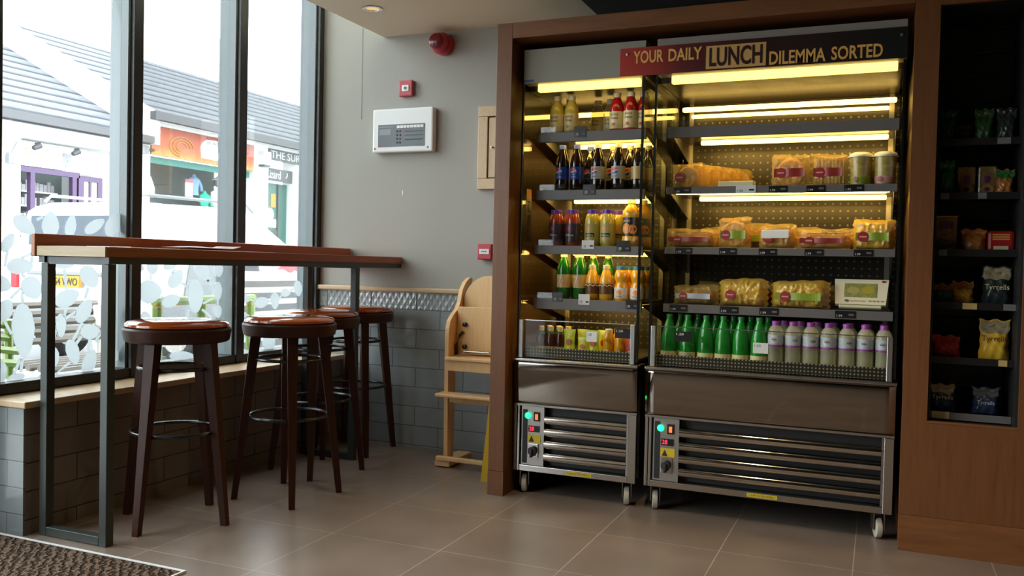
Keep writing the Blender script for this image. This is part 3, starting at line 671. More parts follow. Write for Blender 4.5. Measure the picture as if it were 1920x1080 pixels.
# price tickets belong to the rails of the shelves
def tickets(F, z, xs, w_=.07, dz=.0, m='ticket', h=.034, up=0):
    s_ = min([o for o in bpy.data.objects if o.parent == F and o.name.startswith('shelf') and not o.name.startswith('shelf_')], key=lambda o: abs(max(v.co.z for v in o.data.vertices) - z))
    xc = F.location.x
    for x in xs:
        k = MB().box(x-xc, x-xc+w_, .102, .1035, z-.032+up, z-.032+h+up).build('price_ticket', M[m], s_)
        text('ticket_print', '1.99', M['textwhite'] if m == 'ticket' else M['ink'], s_, x-xc+.006, x-xc+w_*.35, z-.028+up, z-.028+h*.32+up, .1018, ext=.0002)
        MB().box(x-xc+w_*.66, x-xc+w_*.92, .1010, .1018, z-.012+up-.01, z-.004+up-.01).build('ticket_line', M['rail'] if m == 'ticket' else M['ink'], s_)
tickets(F1, 1.722, [-1.352], .060, up=.006, h=.050); tickets(F1, 1.446, [-1.300], .060, up=.01, h=.048); tickets(F1, 1.182, [-1.13], .065, up=.01, h=.05); tickets(F1, 1.182, [-1.30], .06, m='tag_white', up=.02, h=.04)
tickets(F1, .928, [-1.44], .05, up=.02, h=.045); tickets(F1, .928, [-1.31], .055, m='tag_white', up=.01, h=.05); tickets(F1, .928, [-1.08], .06, up=.0, h=.04)
tickets(F2, 1.453, [-.87, -.455, -.30, -.15], .075, h=.028, up=.004); tickets(F2, 1.453, [-.595], .085, m='tag_white', h=.034, up=.002)
tickets(F2, 1.182, [-.855, -.66, -.49, -.30, -.105], .075, h=.028, up=.004)
tickets(F2, .924, [-.875, -.65, -.48, -.17], .08, h=.030, up=.002)
for (F, x, z, w_, m) in ((F1, -1.235, .742, .050, 'tag_white'), (F1, -1.10, .765, .075, 'ticket'), (F2, -.825, .765, .075, 'ticket'), (F2, -.49, .733, .062, 'tag_white')):
    q = MB().box(x-F.location.x, x-F.location.x+w_, .006, .0075, z, z+.045).build('shelf_ticket', M[m], F)
    text('ticket_print', '1.20', M['textwhite'] if m == 'ticket' else M['ink'], q, x-F.location.x+.006, x-F.location.x+w_*.5, z+.028, z+.038, .0058, ext=.0002)
# vertical sticker on the left side glass
q = MB().box(.0185-.302, .0193-.302, .055, .125, 1.20, 1.46).build('side_sticker', M['lb_black'], F1)
MB().box(.0194-.302, .0198-.302, .060, .120, 1.405, 1.452).build('sticker_panel', M['gold'], q)
tx = text('sticker_text', 'Full Flavour', M['lb_tan'], q, 0, .19, -.018, .018, 0, ext=.0002)
for v in tx.data.vertices: v.co = (.0197-.302, .09 + v.co.z*1.0, 1.395 - v.co.x)
q = MB().box(-.286, -.235, -.0012, -.0003, 1.946, 1.957).build('maker_badge', M['lb_blue'], F1)

# sign board across both fridges
t = thing('promotional_sign', 'long dark red sign board above the fridges about a daily lunch', 'sign', (-.515, 3.795, 2.003))
sg = mat('sign_ramp', (.2, .02, .01), .35); nt = sg.node_tree; b = nt.nodes['Principled BSDF']; tc = N(nt, 'ShaderNodeTexCoord'); sp = N(nt, 'ShaderNodeSeparateXYZ'); mr = N(nt, 'ShaderNodeMapRange'); mr.inputs[1].default_value = -.59; mr.inputs[2].default_value = .59
rp = ramp(nt, [(0, (.42, .030, .012)), (.10, (.34, .022, .010)), (.24, (.10, .010, .007)), (.5, (.030, .008, .006)), (1, (.010, .012, .010))])  # board colour runs from red at left to near black at right
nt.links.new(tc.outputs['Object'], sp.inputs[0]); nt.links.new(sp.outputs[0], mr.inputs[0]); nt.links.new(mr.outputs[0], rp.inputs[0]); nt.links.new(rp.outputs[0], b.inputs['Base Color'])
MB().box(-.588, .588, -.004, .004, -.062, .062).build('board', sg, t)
ox = .515
for s_, a, b_, z0, z1, m in (('YOUR', -1.042, -.907, -.009, .047, 'gold'), ('DAILY', -.884, -.738, -.009, .045, 'gold'), ('DILEMMA', -.456, -.233, -.054, .002, 'gold'), ('SORTED', -.211, -.017, -.052, .003, 'gold')):
    text('lettering', s_, M[m], t, a+ox, b_+ox, z0, z1, -.0045, bold=.02)
MB().box(-.720+ox, -.470+ox, -.0055, -.0042, -.055, .044).build('lunch_box', M['goldlight'], t)
text('lunch_lettering', 'LUNCH', M['signdark'], t, -.706+ox, -.484+ox, -.045, .036, -.006, bold=.025)
for x, z in ((-.555, .035), (.565, .030)): MB().lathe([(0, 0), (.006, 0), (.006, .003), (0, .004)], 12, axis='y').build('screw', M['steeldull'], t, loc=(x, -.0042, z))


M['l_pinkj'] = thin('l_pinkj', (.55, .08, .06), .95, .08)
for n, c in dict(lb_plum=(.16, .04, .13), peachprint=(.62, .30, .10), orangetop=(.45, .17, .04), lb_creamd=(.48, .40, .24), lb_slate=(.16, .16, .15), redbox=(.50, .015, .015), whitesign=(.70, .71, .70), creamblind=(.62, .60, .38),
                 teewhite2=(.72, .74, .74), signbrown=(.10, .03, .02)).items(): M[n] = mat(n, c, .4)
M['packets'] = wood('mixed_packets', (.10, .09, .11), (.50, .48, .50), (9, 14, 9), .6)
from mathutils import noise as mnoise
# ------------------------------------------------------------------ drinks
LIB = thing
def label_band(t, m, r, z0, z1, name='label', arc=None):
    if arc is None: return MB().lathe([(r, z0), (r, z1)], 24).build(name, m, t, True)
    f = lambda u, v: Vector((r*math.sin((u-.5)*arc), -r*math.cos((u-.5)*arc), z0+v*(z1-z0)))
    return MB().grid(f, 12, 1).build(name, m, t, True)
def disc_on(t, m, r, a, z, rad, name, sq=1):
    """round emblem wrapped on a bottle of radius r at angle a"""
    def f(u, v):
        q = u*2*math.pi; x = rad*v*math.cos(q); zz = rad*v*math.sin(q)*sq; an = a + x/r
        return Vector((r*math.sin(an), -r*math.cos(an), z+zz))
    return MB().grid(f, 20, 1).build(name, m, t)
def sleeve(prof, e=.0008): return [(r+e, z) for r, z in prof]
def base_bottle(name, cat, prof, body, cap, cr, ch, n=24):
    t = thing(name, 'x x x x', cat)
    MB().lathe(prof, n).build('bottle_body', M[body], t, True)
    zt = prof[-1][1]
    MB().lathe([(0, zt-ch*.4), (cr, zt-ch*.4), (cr, zt+ch*.55), (cr*.9, zt+ch*.6), (0, zt+ch*.6)], 18).build('cap', M[cap], t, True)
    return t
def juice(kind):    # wide shouldered water bottle with square label
    R = .034
    t = base_bottle('fruit_water_bottle', 'bottle', [(.0, 0), (R*.9, .001), (R, .008), (R, .105), (.031, .122), (.020, .150), (.015, .160), (.015, .168)], kind, 'c_white', .0185, .022)
    lb = label_band(t, M['lb_cream'], R+.0008, .012, .092)
    text('brand', 'Juicy', M['lb_black'], lb, -.020, .020, .070, .085, 0, bend=R+.0012, ext=.0002); text('brand', 'Water', M['lb_black'], lb, -.020, .020, .055, .067, 0, bend=R+.0012, ext=.0002)
    disc_on(lb, M['pep_red'] if kind == 'l_pink' else M['lb_gold'], R+.0014, -.1, .032, .010, 'fruit_print', .8)
    return t
def cola(lbl, cap, brand='pepsi', globe=True):
    R = .033
    prof = [(.0, 0), (R*.8, .001), (R, .012), (R, .050), (R*.96, .056), (R*.96, .112), (R, .118), (R*.98, .135), (.026, .165), (.017, .190), (.0145, .200), (.0145, .210)]
    t = base_bottle('cola_bottle', 'bottle', prof, 'l_cola', cap, .0165, .020)
    lb = label_band(t, M[lbl], R*.975+.0008, .055, .114)
    r2 = R*.975+.0016
    if globe:
        disc_on(lb, M['lb_white'], r2, -.12, .092, .0165, 'emblem')
        def half(sgn, m):
            def f(u, v):
                x = -1 + 2*u; lo = .18*math.sin(x*3) + (.20 if sgn > 0 else -.20); e = math.sqrt(max(0, 1-x*x))*sgn
                if sgn > 0: lo = min(lo, e)
                else: lo = max(lo, e)
                z = lo + (e-lo)*v; rr = .0155; an = -.12 + x*rr/r2
                return Vector(((r2+.0005)*math.sin(an), -(r2+.0005)*math.cos(an), .092+z*rr))
            MB().grid(f, 16, 1).build('emblem_half', M[m], lb)
        half(1, 'pep_red'); half(-1, 'pep_blue')
        text('brand', brand, M['lb_white'] if lbl == 'lb_blue' else M['pep_blue'], lb, -.016, .010, .062, .071, 0, bend=r2, ext=.0002)
    return t
def caffeine(body, lbl, cap, txt_):   # squat bottle with wide cap
    R = .036
    t = base_bottle('juice_drink_bottle', 'bottle', [(.0, 0), (R*.92, .001), (R, .01), (R, .118), (R*.95, .132), (.028, .150), (.025, .158), (.025, .164)], body, cap, .027, .018)
    lb = label_band(t, M[lbl], R+.0008, .018, .108)
    MB().grid(lambda u, v: Vector(((R+.0014)*math.sin((u-.5)*1.3), -(R+.0014)*math.cos((u-.5)*1.3), .045+v*.018)), 10, 1).build('name_strip', M['lb_black'], lb)
    text('brand', txt_, M['lb_cream'], lb, -.020, .020, .048, .059, 0, bend=R+.002, ext=.0002)
    disc_on(lb, M['orangeprint'] if lbl == 'lb_gold' else M['pep_red'], R+.0014, -.15, .085, .010, 'fruit_print')
    return t
def orangeade():
    R = .042
    t = base_bottle('orange_drink_bottle', 'bottle', [(.0, 0), (R*.9, .001), (R, .01), (R, .045), (R*.94, .05), (R*.94, .135), (R, .14), (R*.96, .165), (R*.6, .188), (.016, .200), (.016, .212)], 'l_peach', 'c_cream', .0185, .022)
    lb = label_band(t, M['lb_black'], R*.94+.001, .050, .138)
    disc_on(lb, M['orangeprint'], R*.95+.0016, -.25, .085, .024, 'orange_print'); disc_on(lb, M['gold'], R*.95+.0024, -.25, .085, .014, 'orange_centre')
    disc_on(lb, M['orangeprint'], R*.95+.0013, .55, .082, .022, 'orange_print')
    text('brand', 'Jucee', M['lb_cream'], lb, -.030, .010, .112, .130, 0, bend=R*.95+.0016, ext=.0002, shear=.3)
    return t
def limeade():
    R = .033
    t = base_bottle('lemonade_bottle', 'bottle', [(.0, 0), (R*.8, .001), (R, .012), (R, .165-.03), (R*.97, .15), (.026, .170), (.017, .192), (.0145, .200), (.0145, .208)], 'l_lime', 'c_cream', .0165, .018)
    lb = label_band(t, M['lb_tan'], R+.0008, .055, .118)
    text('seven', '7', M['lb_white'], lb, -.018, .002, .062, .110, 0, bend=R+.0014, ext=.0002, bold=.02, shear=.2); disc_on(lb, M['orangeprint'], R+.0018, .2, .085, .009, 'red_spot')
    text('up_print', 'UP', M['lb_white'], lb, .0015, .0125, .080, .091, 0, bend=R+.0024, ext=.0002)
    return t
def fizzo():
    R = .032
    t = base_bottle('orange_soda_bottle', 'bottle', [(.0, 0), (R*.8, .001), (R, .012), (R, .085), (R*.96, .10), (.020, .135), (.014, .148), (.014, .156)], 'l_peach', 'c_cream', .016, .018)
    lb = label_band(t, M['lb_brown'], R+.0008, .030, .078); MB().tube([((R+.002)*math.sin(a), -(R+.002)*math.cos(a), .070+.004*math.sin(a*9)) for a in [-1.4+.2*i for i in range(15)]], .0015, 5).build('cream_wave', M['lb_cream'], lb)
    return t
M['lb_brown'] = mat('brown_label', (.12, .05, .015), .4)
def oj():
    R = .035
    t = base_bottle('orange_juice_bottle', 'bottle', [(.0, 0), (R*.9, .001), (R, .01), (R, .070), (R*.84, .082), (R*.84, .090), (R, .105), (R, .125), (R*.8, .142), (.024, .148), (.024, .153)], 'l_orange', 'c_teal', .0265, .018)
    lb = label_band(t, M['lb_white'], R+.0008, .012, .062, arc=2.2); disc_on(lb, M['orangeprint'], R+.0016, 0, .040, .013, 'orange_print'); text('brand', 'orange', M['c_teal'], lb, -.014, .014, .016, .024, 0, bend=R+.0016, ext=.0002)
    return t
def small_juice():
    R = .021
    t = base_bottle('mini_juice_bottle', 'bottle', [(.0, 0), (R*.9, .001), (R, .006), (R, .070), (R*.8, .085), (.012, .100), (.011, .108)], 'l_brown', 'c_cream', .0125, .022)
    lb = label_band(t, M['lb_tan'], R+.0006, .008, .032); MB().lathe([(.0135, .090), (.016, .088), (.0135, .096)], 16).build('neck_band', M['c_green'], t); disc_on(lb, M['lb_black'], R+.001, 0, .020, .006, 'logo_spot')
    t.scale = (1.08, 1.08, 1.06)
    return t
def pouch():
    t = thing('fruit_snack_pouch', 'x x x x', 'pouch')
    def f(sg):
        def g(u, v):
            x = (u-.5)*(.062 - .010*math.sin(v*math.pi)); d = .018*(1-v)**.6*math.sin(u*math.pi)*(1 if v < .98 else 0) + .001
            return Vector((x, sg*d, v*.120))
        return g
    b_ = MB().grid(f(-1), 12, 12).grid(f(1), 12, 12).build('pouch_body', M['pouch'], t, True)
    MB().grid(lambda u, v: Vector(((.013*v)*math.cos(u*6.283), -.0185 + .008*(.060+(.016*v)*math.sin(u*6.283))/.12, .060+(.016*v)*math.sin(u*6.283))), 16, 1).build('fruit_print', M['pouchred'], t)
    text('brand', 'fruit', M['lb_cream'], t, -.016, .016, .088, .100, -.0125, ext=.0002)
    return t
def nectar(body, nm='juice_bottle'):
    R = .026
    t = base_bottle(nm, 'bottle', [(.0, 0), (R*.9, .001), (R, .006), (R, .080), (R*.9, .095), (.017, .112), (.016, .120)], body, 'c_cream', .0175, .016)
    text('swirl', 'e', M['lb_white'], t, -.012, .012, .012, .036, 0, bend=R+.001, ext=.0003)
    return t
def sparkling():
    R = .036
    t = base_bottle('green_water_bottle', 'bottle', [(.0, 0), (R*.9, .001), (R, .010), (R*1.0, .045), (R*.98, .095), (R*.90, .120), (.026, .150), (.016, .182), (.0125, .192), (.0125, .202)], 'l_green', 'c_green', .0145, .016)
    label_band(t, M['lb_cream'], R+.0012, .006, .046)
    # moulded diagonal ribs
    for k in range(4):
        a0 = k*1.55
        MB().tube([((R-.001-.010*q)*math.sin(a0+q*.9), -(R-.001-.010*q)*math.cos(a0+q*.9), .055+.085*q) for q in [i/6 for i in range(7)]], .0022, 5).build('moulded_rib', M['l_green'], t, True)
    return t
def water():
    R = .032
    prof = [(.0, 0), (R*.9, .001), (R, .008)]
    for k in range(5): prof += [(R*.95, .020+k*.014), (R, .027+k*.014)]
    prof += [(R, .150), (R*.9, .165), (.020, .178), (.014, .184), (.014, .190)]
    t = base_bottle('still_water_bottle', 'bottle', prof, 'l_water', 'c_violet', .0170, .018)
    lb = label_band(t, M['lb_bluegrey'], R+.0008, .098, .142); MB().lathe([(R+.0014, .092), (R+.0014, .100)], 24).build('label_edge', M['c_violet'], lb)
    disc_on(lb, M['lb_white'], R+.0014, 0, .122, .018, 'oval_print', .85); disc_on(lb, M['lb_bluegrey'], R+.002, 0, .122, .0145, 'oval_inner', .82)
    text('brand', 'water', M['c_purple'], lb, -.011, .011, .119, .126, 0, bend=R+.0026, ext=.0002)
    return t
USED = set()
def put(proto, x, y, z, label, group=None, rz=0):
    if proto.name not in USED:
        USED.add(proto.name); proto.location = (x, y, z); proto.rotation_euler.z = rz; proto['label'] = label
        if group: proto['group'] = group
        n = len(label.split())
        if n > 16 or n < 4: print('LABEL LENGTH', n, label)
        return proto
    return dup(proto, (x, y, z), rz, label, group)
RZ = -.10
yF, yK = 3.965, 4.045
# top shelf, narrow fridge
Z = 1.7225
p = juice('l_yellow')
for x, y, w_ in ((-1.462, yF, 'leftmost in front'), (-1.388, yF, 'second from left in front'), (-1.425, 4.045, 'standing behind the front pair')):
    put(p, x, y, Z, 'pale yellow fruit water bottle on the narrow fridge top shelf, ' + w_, 'yellow fruit water bottles', RZ)
p = juice('l_clear')
for x, y, w_ in ((-1.305, 4.12, 'left one'), (-1.235, 4.10, 'right one')): put(p, x, y, Z, 'clear half-hidden fruit water bottle at the back of the top shelf, ' + w_, 'clear fruit water bottles', RZ)
p = juice('l_pink')
for x, y, w_ in ((-1.163, yF, 'leftmost of the front three'), (-1.079, yF-.01, 'middle of the front three'), (-1.022, yF+.012, 'rightmost of the front three')):
    put(p, x if x < -1.1 else x - .014 if x < -1.05 else x-.015, y, Z, 'pink fruit water bottle, narrow fridge top shelf, ' + w_, 'pink fruit water bottles', RZ)
for x, w_ in ((-1.125, 'left'), (-1.050, 'right')): put(p, x, 4.055, Z, 'pink fruit water bottle in the second row, %s one of two' % w_, 'pink fruit water bottles', RZ)
# cola shelf
Z = 1.4465
p1 = cola('lb_blue', 'c_blue'); p2 = cola('lb_silver', 'c_cream'); p3 = cola('lb_tan', 'c_cream', globe=False)
for x, y, w_ in ((-1.428, yF, 'leftmost of the front pair'), (-1.355, yF, 'right one of the front pair'), (-1.315, 4.05, 'behind the front pair')):
    put(p1, x, y, Z, 'blue labelled cola bottle on the second shelf, ' + w_, 'blue label cola bottles', RZ)
for x, y, w_ in ((-1.250, yF, 'in front at left'), (-1.150, yF, 'in front at right'), (-1.200, 4.05, 'behind the left one'), (-1.115, 4.05, 'behind the right one')):
    put(p2, x, y, Z, 'silver labelled cola bottle, narrow fridge second shelf, ' + w_, 'silver label cola bottles', RZ)
for x, y, w_ in ((-1.062, yF+.03, 'beside the silver ones'), (-1.032, 4.07, 'at the far right end')):
    put(p3, x, y, Z, 'dark cola bottle with a tan label, second shelf, ' + w_, 'tan label cola bottles', RZ)
# third shelf
Z = 1.1825
p1 = caffeine('l_red', 'lb_darkpurple', 'c_purple', 'Ribena'); p2 = caffeine('l_amber', 'lb_gold', 'c_purple', 'Ribena'); p3 = orangeade()
for x, y, w_ in ((-1.452, yF, 'leftmost'), (-1.368, yF, 'front right'), (-1.412, 4.05, 'behind them'), ):
    put(p1, x, y, Z, 'red juice drink bottle with purple cap on the third shelf, ' + w_, 'red juice drink bottles', RZ)
for x, y, w_ in ((-1.270, yF, 'front left'), (-1.193, yF, 'front right'), (-1.235, 4.05, 'second row left'), (-1.160, 4.05, 'second row right')):
    put(p2, x, y, Z, 'yellow juice drink bottle with purple cap, third shelf, ' + w_, 'yellow juice drink bottles', RZ)
for x, y, w_ in ((-1.082, yF+.005, 'in front'), (-1.047, 4.06, 'behind right')): put(p3, x, y, Z, 'orange drink bottle with sliced fruit label, third shelf, ' + w_, 'orange drink bottles', RZ)
# fourth shelf
Z = .9285
p1 = limeade(); p2 = fizzo(); p3 = oj()
for x, y, w_ in ((-1.408, yF, 'front left'), (-1.325, yF, 'front right'), (-1.365, 4.045, 'second row left'), (-1.285, 4.045, 'second row middle'), (-1.215, 4.06, 'second row right')):
    put(p1, x, y, Z, 'green lemonade bottle on the fourth shelf, narrow fridge, ' + w_, 'green lemonade bottles', RZ)
for x, w_ in ((-1.262, 'left'), (-1.193, 'right')): put(p2, x, yF-.005, Z, 'orange soda bottle with brown label, %s one of the pair, fourth shelf' % w_, 'orange soda bottles', RZ)
for x, y, w_ in ((-1.118, yF, 'front left'), (-1.038, yF, 'front right'), (-1.112, 4.05, 'second row left'), (-1.037, 4.055, 'second row right')):
    put(p3, x if x != -1.038 else -1.04, y, Z, 'orange juice bottle with blue cap on the fourth shelf, ' + w_, 'orange juice bottles', RZ)
# bottom deck of the narrow fridge
Z = .6685
yF0, yK0 = 3.895, 3.955
p = small_juice()
for i, x in enumerate((-1.492, -1.444, -1.396)): put(p, x, yF0+.005, Z, 'mini dark juice bottle with cream cap on the bottom deck, front row, ' + ORD[i], 'mini juice bottles', RZ)
for i, x in enumerate((-1.470, -1.422, -1.374)): put(p, x, yK0, Z, 'mini dark juice bottle with cream cap on the bottom deck, second row, ' + ORD[i], 'mini juice bottles', RZ)
p = pouch()
for x, y, w_ in ((-1.345, yF0-.004, 'leftmost in front'), (-1.290, yF0+.035, 'second from left, set back'), (-1.228, yF0, 'right one in front'), (-1.190, yF0+.045, 'rightmost, set back'), (-1.275, yF0-.012, 'short one leaning in front')):
    q = put(p, x, y, Z, 'lime green fruit pouch on the bottom deck, ' + w_, 'lime fruit pouches', RZ)
    if 'short' in w_: q.scale = (.9, .9, .72)
p = nectar('l_orange')
for i, (x, y) in enumerate(((-1.155, yF0), (-1.100, yF0), (-1.128, yK0+.005), (-1.070, yK0+.005))): put(p, x, y, Z, 'plain orange juice bottle on the narrow fridge deck, ' + ['front left', 'front right', 'second row left', 'second row right'][i], 'deck juice bottles', RZ)
p = nectar('l_pinkj'); put(p, -1.043, yF0, Z, 'pink juice bottle at the right end of the narrow fridge deck', None, RZ)
# wide fridge deck
p = sparkling()
for i, x in enumerate((-.873, -.790, -.708, -.632, -.556, -.478)): put(p, x, 3.905, Z, 'green sparkling water bottle, front row of the wide fridge deck, ' + ORD[i], 'green sparkling water bottles', RZ)
for i, x in enumerate((-.838, -.757, -.677, -.600, -.524, -.449)): put(p, x, 3.985, Z, 'green sparkling water bottle, second row of the wide fridge deck, ' + ORD[i], 'green sparkling water bottles', RZ)
p = water()
for i in range(7): put(p, -.408+i*.0718, 3.900, Z, 'clear water bottle with violet cap, front row on the wide fridge deck, ' + ORD[i], 'clear water bottles', RZ + (.5 if i in (1, 2, 4) else 0))
for i in range(7): put(p, -.380+i*.0672, 3.975, Z, 'clear water bottle with violet cap, second row on the wide fridge deck, ' + ORD[i], 'clear water bottles', RZ+.4)

# ------------------------------------------------------------------ wrapped food
def pack(name, cat, wd, ht, dp, kind, band, seed, ends=True, wave=.006):
    """film parcel: food inside, crinkled wrapper round it, printed band and round label"""
    rnd = random.Random(seed); t = thing(name, 'x x x x', cat)
    if kind == 'roll':
        MB().lathe([(0, -wd*.42), (dp*.30, -wd*.40), (dp*.40, -wd*.30), (dp*.42, 0), (dp*.40, wd*.30), (dp*.30, wd*.40), (0, wd*.42)], 20, axis='x', c=(0, 0, ht*.40), sx=ht*.36/(dp*.42)).build('bread_roll', M['crust'], t, True)
        MB().box(-wd*.36, wd*.36, -dp*.40, dp*.1, ht*.42, ht*.60, .008).build('filling', M['filling'], t)
    elif kind == 'bagel':
        MB().lathe([(.012, -dp*.25), (ht*.36, -dp*.28), (ht*.43, -dp*.12), (ht*.43, dp*.12), (ht*.36, dp*.28), (.012, dp*.25)], 30, axis='y', c=(0, 0, ht*.45)).build('bread_round', M['bread'], t, True)
    elif kind == 'wedge':
        MB().box(-wd*.42, wd*.42, -dp*.34, dp*.34, .006, ht*.36, .008).build('lower_bread', M['crust'], t); MB().box(-wd*.40, wd*.40, -dp*.36, dp*.34, ht*.37, ht*.78, .012).build('filling', M['filling'], t)
    elif kind == 'panini':
        MB().box(-wd*.41, wd*.41, -dp*.33, dp*.33, .006, ht*.86, .012).build('bread', M['crust'], t)
        mm = MB()
        for i in range(9): mm.box(-wd*.40+i*wd*.098, -wd*.40+i*wd*.098+wd*.035, -dp*.345, -dp*.335, .012, ht*.84)
        mm.build('toasted_lines', M['lb_tan'], t)
    ph = [rnd.uniform(0, 6.28) for _ in range(6)]
    def f(sg):
        def g(u, v):
            x = (u-.5)*wd; z = v*ht; e = min(u, 1-u)*2; bulge = (1-(1-min(1, e*2.2))**2)*(1-(2*v-1)**6)
            wv_ = wave*(.9 - 2.2*abs(mnoise.noise(Vector((u*wd*38, v*ht*30, ph[0]))))  - .9*abs(mnoise.noise(Vector((u*wd*80+v*4, v*ht*70, ph[1])))))
            zz = z*(1+.03*math.sin(u*5+ph[4])-.06*(1-min(1, e*5))) + (wave*.15*math.sin(u*19+ph[4]) if v > .97 else 0); xx = x + (wave*.4*math.sin(v*28+ph[5]) if u in (0., 1.) else 0)
            return Vector((xx, sg*(dp*.5*bulge + wv_*bulge*.8 + .0008), max(.001, zz)))
        return g
    MB().grid(f(-1), 56, 30).grid(f(1), 20, 12).build('film_wrapper', M['filmy'] if kind in ('wedge',) else M['film'], t, True)
    by = -dp*.5 - wave - .002; lx = -wd*.22
    if band:
        MB().grid(lambda u, v: Vector((-wd*.40+u*wd*.78, by + .004*math.sin(u*9), ht*.30+v*ht*.26)), 16, 1).build('printed_band', M[band], t)
    if kind != 'none':
        MB().lathe([(0, 0), (min(.022, ht*.2), 0), (min(.022, ht*.2), .001), (0, .0012)], 24, axis='y').build('round_label', M['redlabel'], t, loc=(lx, by-.002, ht*.42))
        MB().box(lx-.014, lx+.014, by-.0045, by-.0036, ht*.42-.003, ht*.42+.003).build('label_strip', M['fadedpink'], t)
    return t
M['fadedpink'] = mat('pale_pink_print', (.62, .30, .24), .4)
YP = 3.985
def place(t, x, y, z, label, group=None, rz=RZ, rot=None):
    t.location = (x, y, z); t.rotation_euler = rot or (0, 0, rz); t['label'] = label
    if group: t['group'] = group
    n = len(label.split())
    if n > 16 or n < 4: print('LABEL LENGTH', n, label)
# shelf 2: row of wraps receding to the right
Z = 1.4535
front = pack('wrapped_bagel', 'bagel', .145, .115, .05, 'bagel', None, 11)
place(front, -.822, 3.985, Z, 'film wrapped bagel at the front left of the second shelf, red round label', 'wrapped bagels in a row')
p = pack('wrapped_bagel', 'bagel', .125, .118, .034, 'bagel', None, 12); USED.discard(p.name)
for i in range(5): put(p, -.785+i*.037, 4.055+i*.056, Z, 'film wrapped bagel in the receding row on the second shelf, %s behind the front one' % ['first', 'second', 'third', 'fourth', 'fifth'][i], 'wrapped bagels in a row', RZ+.55)
t = MB().box(-.080, .080, -.022, .022, 0, .026, .004).build('cream_carton', M['creambox'], None, loc=(-.600, 3.955, Z), rot=(0, 0, RZ)); tag(t, 'flat cream carton lying on the second shelf beside the bagels', 'box')
t = pack('wrapped_flatbread', 'sandwich', .165, .142, .05, 'bagel', 'darkredband', 21); place(t, -.373, YP, Z, 'square film pack holding a round reddish flatbread, middle of the second shelf')
t = pack('wrapped_panini', 'sandwich', .150, .140, .05, 'panini', 'darkredband', 22, wave=.004); place(t, -.216, YP, Z, 'film wrapped dark panini with toasted stripes, second shelf')
def salad_pot(lb):
    t = thing('salad_pot', 'x x x x', 'pot')
    MB().lathe([(0, .001), (.036, .001), (.038, .006), (.046, .118), (0, .118)], 28).build('filling', M['salad'], t, True)
    MB().lathe([(.038, .001), (.0475, .122)], 28).build('clear_wall', M['film'], t, True)
    MB().lathe([(.0, .142), (.030, .142), (.044, .136), (.051, .124), (.051, .120), (0, .120)], 28).build('lid', M['pale'], t, True)
    q = MB().lathe([(.0405, .010), (.0430, .038)], 28).build('label', M[lb], t, True)
    disc_on(t, M['redlabel'], .044, -.35, .026, .012, 'round_label')
    return t
t = salad_pot('greenlabel'); place(t, -.090, YP, Z, 'lidded salad pot with a green label on the second shelf'); t = salad_pot('fadedpink'); place(t, .006, YP, Z, 'lidded salad pot with a pink label at the shelf end')
t = salad_pot('greenlabel'); place(t, -.055, 4.09, Z, 'lidded salad pot standing behind the front two on the second shelf')
# shelf 3
Z = 1.1825
for nm, wd, ht, dp, kind, band, sd, x, lab in (
    ('wrapped_baguette', .235, .088, .075, 'roll', 'darkredband', 31, -.800, 'film wrapped baguette at the left end of the third shelf with a red band'),
    ('wrapped_bagel_pack', .145, .140, .055, 'bagel', 'greenlabel', 32, -.606, 'upright round bagel pack with a green band on the third shelf'),
    ('wrapped_croissant', .160, .108, .060, 'roll', None, 33, -.420, 'white topped filled roll in film, middle of the third shelf'),
    ('wrapped_baguette', .225, .086, .075, 'roll', 'darkredband', 34, -.232, 'film wrapped baguette with red band, right of the white topped roll'),
    ('wrapped_sandwich', .165, .130, .070, 'wedge', 'greenlabel', 35, -.030, 'glossy yellow wrapped sandwich with green label at third shelf right end')):
    t = pack(nm, 'sandwich', wd, ht, dp, kind, band, sd, wave=.008); place(t, x, YP, Z, lab)
    if sd == 33:
        MB().box(-.062, .055, -.045, -.041, .046, .082, .002).build('white_sticker', M['paper'], t)
for sd, x, y, lab in ((36, -.700, 4.10, 'film wrapped roll behind the left baguette on the third shelf'), (37, -.52, 4.08, 'green banded wrapped roll behind the bagel pack'), (38, -.33, 4.10, 'film wrapped roll behind the white topped roll'), (39, -.10, 4.09, 'film wrapped roll behind the yellow sandwich on the third shelf')):
    t = pack('wrapped_roll', 'sandwich', .17, .10 if sd != 37 else .115, .06, 'roll', 'greenlabel' if sd == 37 else None, sd, wave=.008); place(t, x, y, Z, lab)
# shelf 4
Z = .9245
for nm, wd, ht, dp, kind, band, sd, x, lab in (
    ('wrapped_roll', .205, .090, .08, 'roll', 'lb_bluegrey', 41, -.772, 'film wrapped brown roll with a pale blue band, fourth shelf left end'),
    ('wrapped_sandwich', .215, .122, .08, 'wedge', None, 42, -.560, 'puffy golden film sandwich pack, second from left on the fourth shelf'),
    ('wrapped_sandwich', .245, .120, .085, 'wedge', 'greenlabel', 43, -.318, 'golden film sandwich pack with a green band beside the picture carton')):
    t = pack(nm, 'sandwich', wd, ht, dp, kind, band, sd, wave=.010); place(t, x, YP, Z, lab)
for sd, x, lab in ((44, -.70, 'film wrapped roll behind the pale blue banded roll, fourth shelf'), (45, -.43, 'film wrapped roll between the golden packs, set back'), (46, -.215, 'film wrapped roll behind the picture carton, fourth shelf')):
    t = pack('wrapped_roll', 'sandwich', .17, .105, .06, 'roll', None, sd, wave=.008); place(t, x, 4.10, Z, lab)
t = thing('salad_carton', 'white salad carton with a picture window, tilted on the fourth shelf', 'box', (-.075, 3.955, .940), rot=(-.42, 0, RZ+.04))
MB().prism([(-.10, .012), (.10, .012), (.108, .128), (-.108, .128)], 'y', 0, .022).build('carton', M['creambox'], t)
